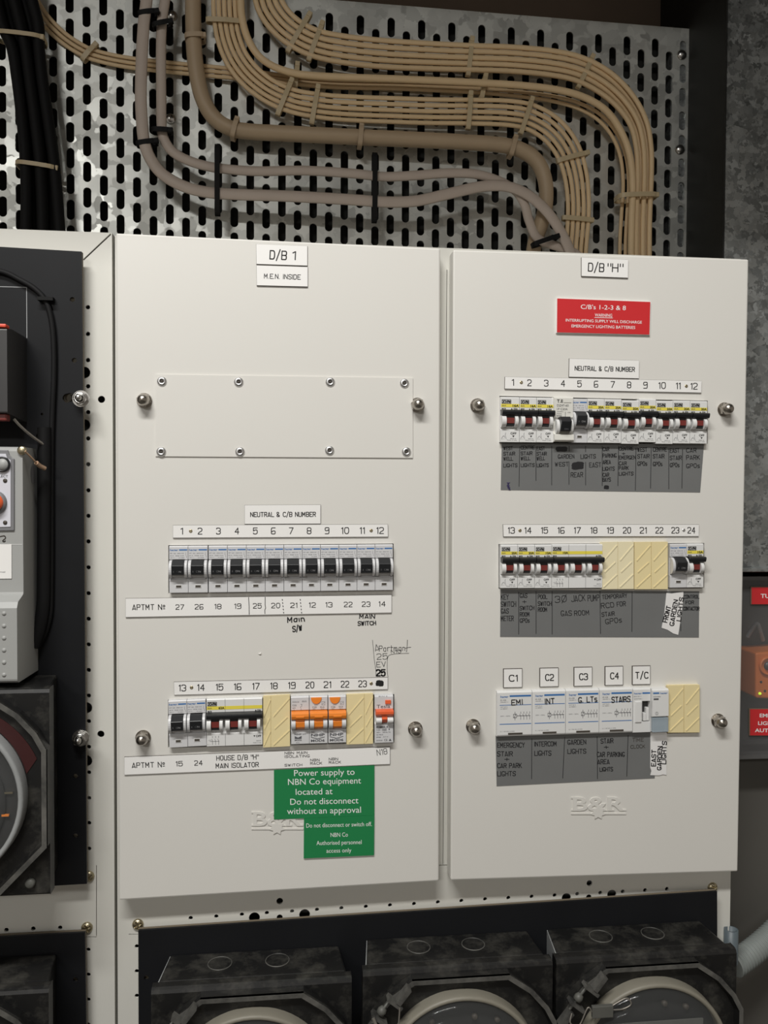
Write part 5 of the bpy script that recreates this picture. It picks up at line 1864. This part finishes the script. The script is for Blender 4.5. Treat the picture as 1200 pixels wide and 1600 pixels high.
# pale side plates between neighbouring meters
# ------------------------------------------------------------------ grey device
Y1, Y2 = -.038, -.056
xa = P(36, 820, Y1).x; xb = P(25, 1000, Y2).x
za = P(36, 698, Y1).z; zm = P(30, 943, Y2).z; zb_ = P(25, 1068, Y2).z; zc_ = P(59, 1047, UY).z
xback = P(58.5, 850, UY).x
xL = xa - .175
dev = empty('control_device', ((xL + xa) / 2, UY, zb_))
tag(dev, 'light grey control device with a white card on the tall black panel', 'device')
b = MB()
b.prism_x(xL, (xa + xback) / 2, [(UY - .0003, za), (Y1 + .003, za), (Y1, za - .004), (Y1, zm + .006), (Y2 + .003, zm + .001), (Y2, zm - .004), (Y2, zb_ + .002), (Y2 + .004, zb_), (UY - .0003, zc_)])
obj('housing', b, 'device', dev, bevel=.0018)
mp = on(Y1 - .0004)
b = MB()
fr_ = [(-60, 702), (12, 703), (14.5, 711), (18.5, 715), (22, 717), (22, 829), (-60, 831)]
b.slab([P(x, y, Y1 - .0016) for x, y in fr_], .0018); bz = obj('bezel', b, 'devframe', dev, bevel=.0005)
b = MB(); b.slab([P(x, y, Y1 - .0022) for x, y in [(-60, 709), (9, 709), (11, 716), (16.5, 719), (16.5, 823), (-60, 825)]], .0008); fc = obj('face_card', b, 'card', bz)
b = MB()
p = P(4, 725.5, Y1 - .002); b.lathe(p, (0, -1, 0), [(.0068, 0), (.0068, .0022), (.0054, .0026), (.0054, .001), (.0001, .001)], 28); obj('button_ring', b, 'black', bz)
b = MB(); p = P(4, 725.5, Y1 - .0032); b.lathe(p, (0, -1, 0), [(.0053, 0), (.0050, .0012), (.0001, .0014)], 24); obj('button', b, 'device', bz)
b = MB(); p = P(-8, 785, Y1 - .002); b.lathe(p, (0, -1, 0), [(.0105, 0), (.0100, .003), (.0085, .0035)], 28); obj('dial_collar', b, 'devframe', bz)
b = MB(); p = P(-8, 785, Y1 - .004); b.lathe(p, (0, -1, 0), [(.0078, 0), (.0070, .005), (.0001, .0055)], 24); obj('dial_knob', b, 'redorange', bz)
b = MB(); mp = on(Y1 - .0023); btx(b, mp, 'SELECT', -7, 744, 12.5, 744.2, 3.6, .01); obj('card_lettering', b, 'ink', bz); b = MB()
for y in (751, 816.5):
    p = P(8, y, Y1 - .0023)
    b.lathe(p, (0, -1, 0), [(.0019, 0), (.0017, .0005), (.0001, .0006)], 14)
obj('card_screw', b, 'core', bz)
b = MB(); mp = on(Y1 - .0002)
ribbon(b, mp, smooth_path([(-3, 839), (2, 838), (7, 837.5), (8.5, 841), (5, 844), (4.5, 846), (7, 846.5), (8, 845)], 4), 1.5)
obj('pen_mark', b, 'core', dev)
b = MB(); ribbon(b, on(Y1 - .0002), [(-60, 851.5), (34.5, 850.5)], .7); obj('seam', b, 'bodyw', dev)
b = MB(); b.slab([P(x, y, Y1 - .0008) for x, y in ((-60, 851), (18, 850.5), (18, 904), (-60, 905))], .0007); pc = obj('white_card', b, 'sign', dev)
b = MB(); btx(b, on(Y1 - .0009), 'Channel normal', -34, 894, 8, 893.6, 2.2); obj('fine_print', b, 'grey_ink', pc)
b = MB()
for y in (958.5, 978, 997, 1016, 1035, 1054.5):
    p = P(6.3, y, Y2); b.lathe(p, (0, -1, 0), [(.0020, -.0002), (.0018, .0004), (.0008, .0009), (.0001, .001)], 14)
obj('dimple', b, 'device', dev)
b = MB(); p = P(39.5, 704, Y1 + .012); p.x = xa + .0005; p.z = za - .004
sc = P(40, 704, Y1 - .001)
b.lathe(sc + Vector((-.003, .001, 0)), (0, -1, 0), [(.0040, 0), (.0040, .002), (.0028, .003), (.0001, .003)], 16); obj('seal_screw', b, 'brass', dev)
b = MB()
w_ = smooth_path([tuple(P(39, 705, Y1 - .003)), tuple(P(50, 716, Y1 + .004)), tuple(P(61, 727, Y1 + .014)), tuple(P(70, 732, Y1 + .020))], 5)
b.tube(w_, .0009, 8); b.tube([q for q in w_[8:]], .0021, 8); obj('seal_wire', b, 'copper', dev)
# emblem oval on the side
b = MB(); p = P(53, 744, -.012)
ctr = Vector(((xa + xback) / 2 + .0003, -.010, P(53, 742, -.01).z))
b.add([ctr + Vector((0.0002, .006 * math.cos(k * math.pi / 12), .0085 * math.sin(k * math.pi / 12))) for k in range(24)], [list(range(24))]); obj('oval_sticker', b, 'devframe', dev)

# ------------------------------------------------------------------ black switch with red tabs
sb = empty('fuse_switch', (P(0, 600, UY).x - .04, UY, P(20, 662, UY).z))
tag(sb, 'black boxy switch with red tabs above the grey device', 'switch')
Yq = -.050
x1f = P(8.5, 600, Yq).x
zt_, zb2 = P(10, 512, Yq).z, P(10, 645, Yq).z
b = MB(); b.prism_x(x1f - .09, x1f + .0015, [(UY - .0003, zt_ + .001), (Yq + .012, zt_ + .001), (Yq, zt_ - .001), (Yq, zb2), (UY - .0003, zb2 - .004)]); obj('housing', b, 'smoke', sb, bevel=.001)
b = MB(); b.box(x1f - .09, x1f - .006, Yq - .002, Yq, zb2 + .004, zt_ - .003); obj('front_cover', b, 'devframe', sb, bevel=.0006)
b = MB(); b.box(x1f - .012, x1f - .0006, Yq + .004, Yq + .014, zt_ + .001, zt_ + .0042); obj('red_tab', b, 'rednub', sb, bevel=.001)
b = MB(); b.box(x1f - .012, x1f - .0006, Yq + .004, Yq + .014, zb2 - .0065, zb2 - .0005); obj('red_tab', b, 'redp', sb, bevel=.001)
b = MB(); b.tube(smooth_path([tuple(P(22, 655, -.034)), tuple(P(32, 666, -.028)), tuple(P(48, 680, -.018)), tuple(P(70, 696, -.006))], 5), .0013, 8)
obj('wire_tail', b, 'wire', sb)

# ================================================================== RIGHT-HAND SIDE
DY = 0.05
dx0 = P(1132, 385, DY).x
zdb = P(1183, 886, DY).z
M['darkside'] = mat('dark_side_steel', (0.018, 0.018, 0.016), 0.6, noise=0.2, scale=20, spec=0.3)  # plain dark tone for the side face of the duct
duct = empty('galvanised_duct', (dx0 + .15, .2, zdb))
tag(duct, 'tall galvanised sheet-metal duct beside the breaker boards', 'duct')
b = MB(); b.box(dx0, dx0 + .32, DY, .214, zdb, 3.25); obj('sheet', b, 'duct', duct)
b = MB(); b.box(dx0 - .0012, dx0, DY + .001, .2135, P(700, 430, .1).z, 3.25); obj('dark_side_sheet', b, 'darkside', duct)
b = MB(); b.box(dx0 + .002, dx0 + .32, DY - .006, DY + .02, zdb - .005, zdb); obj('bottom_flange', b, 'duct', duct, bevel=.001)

EY = 0.062
ex0 = P(1160, 950, EY).x
ez1, ez0 = P(1180, 901, EY).z, P(1180, 1186, EY).z
enc = empty('emergency_lighting_enclosure', (ex0 + .1, .15, ez0))
tag(enc, 'dark enclosure with red labels and a clear front under the duct', 'enclosure')
b = MB(); b.box(ex0 - .012, ex0 + .25, EY + .055, .212, ez0, ez1); obj('housing', b, 'smoke', enc, bevel=.003)
b = MB(); b.box(ex0 - .012, ex0 + .25, EY + .002, EY + .055, ez1 - .004, ez1); b.box(ex0 - .012, ex0 - .008, EY + .002, EY + .055, ez0, ez1 - .004); b.box(ex0 - .008, ex0 + .25, EY + .002, EY + .055, ez0, ez0 + .004)
obj('rim', b, 'smoke', enc)
b = MB(); b.box(ex0 - .012, ex0 + .25, EY, EY + .0018, ez0, ez1); obj('clear_front', b, 'clear', enc)
def enc_label(x0, y0, x1, y1, label, art):
    front = [P(x, y, EY - .0014) for x, y in ((x0, y0), (x1, y0), (x1, y1), (x0, y1))]
    b = MB(); b.slab(front, .0013); r = obj('red_label', b, 'boardedge'); tag(r, label, 'label plate')
    b = MB(); b.slab([P(x, y, EY - .0018) for x, y in ((x0 + 1.6, y0 + 1.3), (x1, y0 + 1.3), (x1, y1 - .4), (x0 + 1.6, y1 - .4))], .0006); obj('face', b, 'red', r)
    b = MB(); art(b, on(EY - .0019)); obj('lettering', b, 'whitetext', r)
enc_label(1173, 916.5, 1262, 944.5, 'red label reading TUR at the top of the dark enclosure', lambda b, m_: btx(b, m_, 'TURN', 1188.5, 931, 1218, 931.4, 6.2, .02))
def art2(b, m_):
    btx(b, m_, 'EMERGENCY', 1187, 1117.8, 1243, 1118.8, 5.6, .02); btx(b, m_, 'LIGHTING', 1184.5, 1129.8, 1230, 1130.8, 5.6, .02); btx(b, m_, 'AUTHORISED', 1179.5, 1141, 1243, 1142, 5.6, .02)
enc_label(1170.5, 1107, 1262, 1149.5, 'red label beginning EME below the orange unit', art2)
OY = EY + .012
ob = empty('orange_unit', (P(1200, 1092, OY).x, EY + .05, P(1185, 1092, OY).z))
tag(ob, 'orange unit with a green light inside the dark enclosure', 'emergency lighting unit')
b = MB(); b.slab([P(x, y, OY) for x, y in ((1181, 1020), (1262, 1014), (1262, 1094), (1181, 1091))], .042); obj('housing', b, 'orbody', ob, bevel=.002)
b = MB(); p = P(1199, 1040, OY); b.lathe(p, (0, -1, 0), [(.0105, 0), (.0105, .003), (.0085, .0035), (.0085, .001)], 28); so = obj('socket_ring', b, 'orbody', ob)
b = MB(); b.lathe(p + Vector((0, -.0008, 0)), (0, -1, 0), [(.0050, 0), (.0046, .003), (.0001, .003)], 20); obj('socket', b, 'smoke', so)
b = MB(); p = P(1187, 1083.5, OY); b.lathe(p, (0, -1, 0), [(.0016, 0), (.0015, .0012), (.0008, .0022), (.0001, .0024)], 14); obj('indicator_light', b, 'led', ob)
b = MB()
for x, y, r_ in ((1189, 1065.5, .0014), (1195, 1079.5, .0014)):
    p = P(x, y, OY); b.lathe(p, (0, -1, 0), [(r_, 0), (r_, .0005), (.0001, .0006)], 12)
obj('screw_hole', b, 'dark', ob)
b = MB(); b.tube(smooth_path([tuple(P(1168, 995, .10)), tuple(P(1176, 982, .095)), tuple(P(1183, 974, .09)), tuple(P(1187, 983, .09)), tuple(P(1192, 1000, .10))], 5), .0024, 8)
tag(obj('grey_lead', b, 'devframe'), 'grey lead bent over inside the dark enclosure above the orange unit', 'cable')

# ------------------------------------------------------------------ pipe stub and corrugated conduit
p = P(1130, 1475, .03)
b = MB(); b.lathe(Vector((p.x, .022 - .0075, P(1130, 1500, .02).z)), (0, 0, 1), [(.0072, 0), (.0072, p.z * 0 + .036), (.0056, .036), (.0056, .026), (.0001, .026)], 24)
tag(obj('pipe_stub', b, 'pipe'), 'short blue-grey pipe end beside the wide black panel', 'pipe')
b = MB()
pc_ = smooth_path([(1146, 1507.5), (1155, 1502), (1180, 1484), (1205, 1462), (1240, 1425), (1290, 1365)], 40)
pts = [P(x, y, .035 + .0003 * max(0, x - 1140)) for x, y in pc_]
b.tube(pts, .0128, 20, 1.0, rfun=lambda L: 1 + .07 * math.sin(L / .0042 * 2 * math.pi))
tag(obj('corrugated_conduit', b, 'conduit'), 'light grey ribbed conduit beside the last dusty meter', 'conduit')
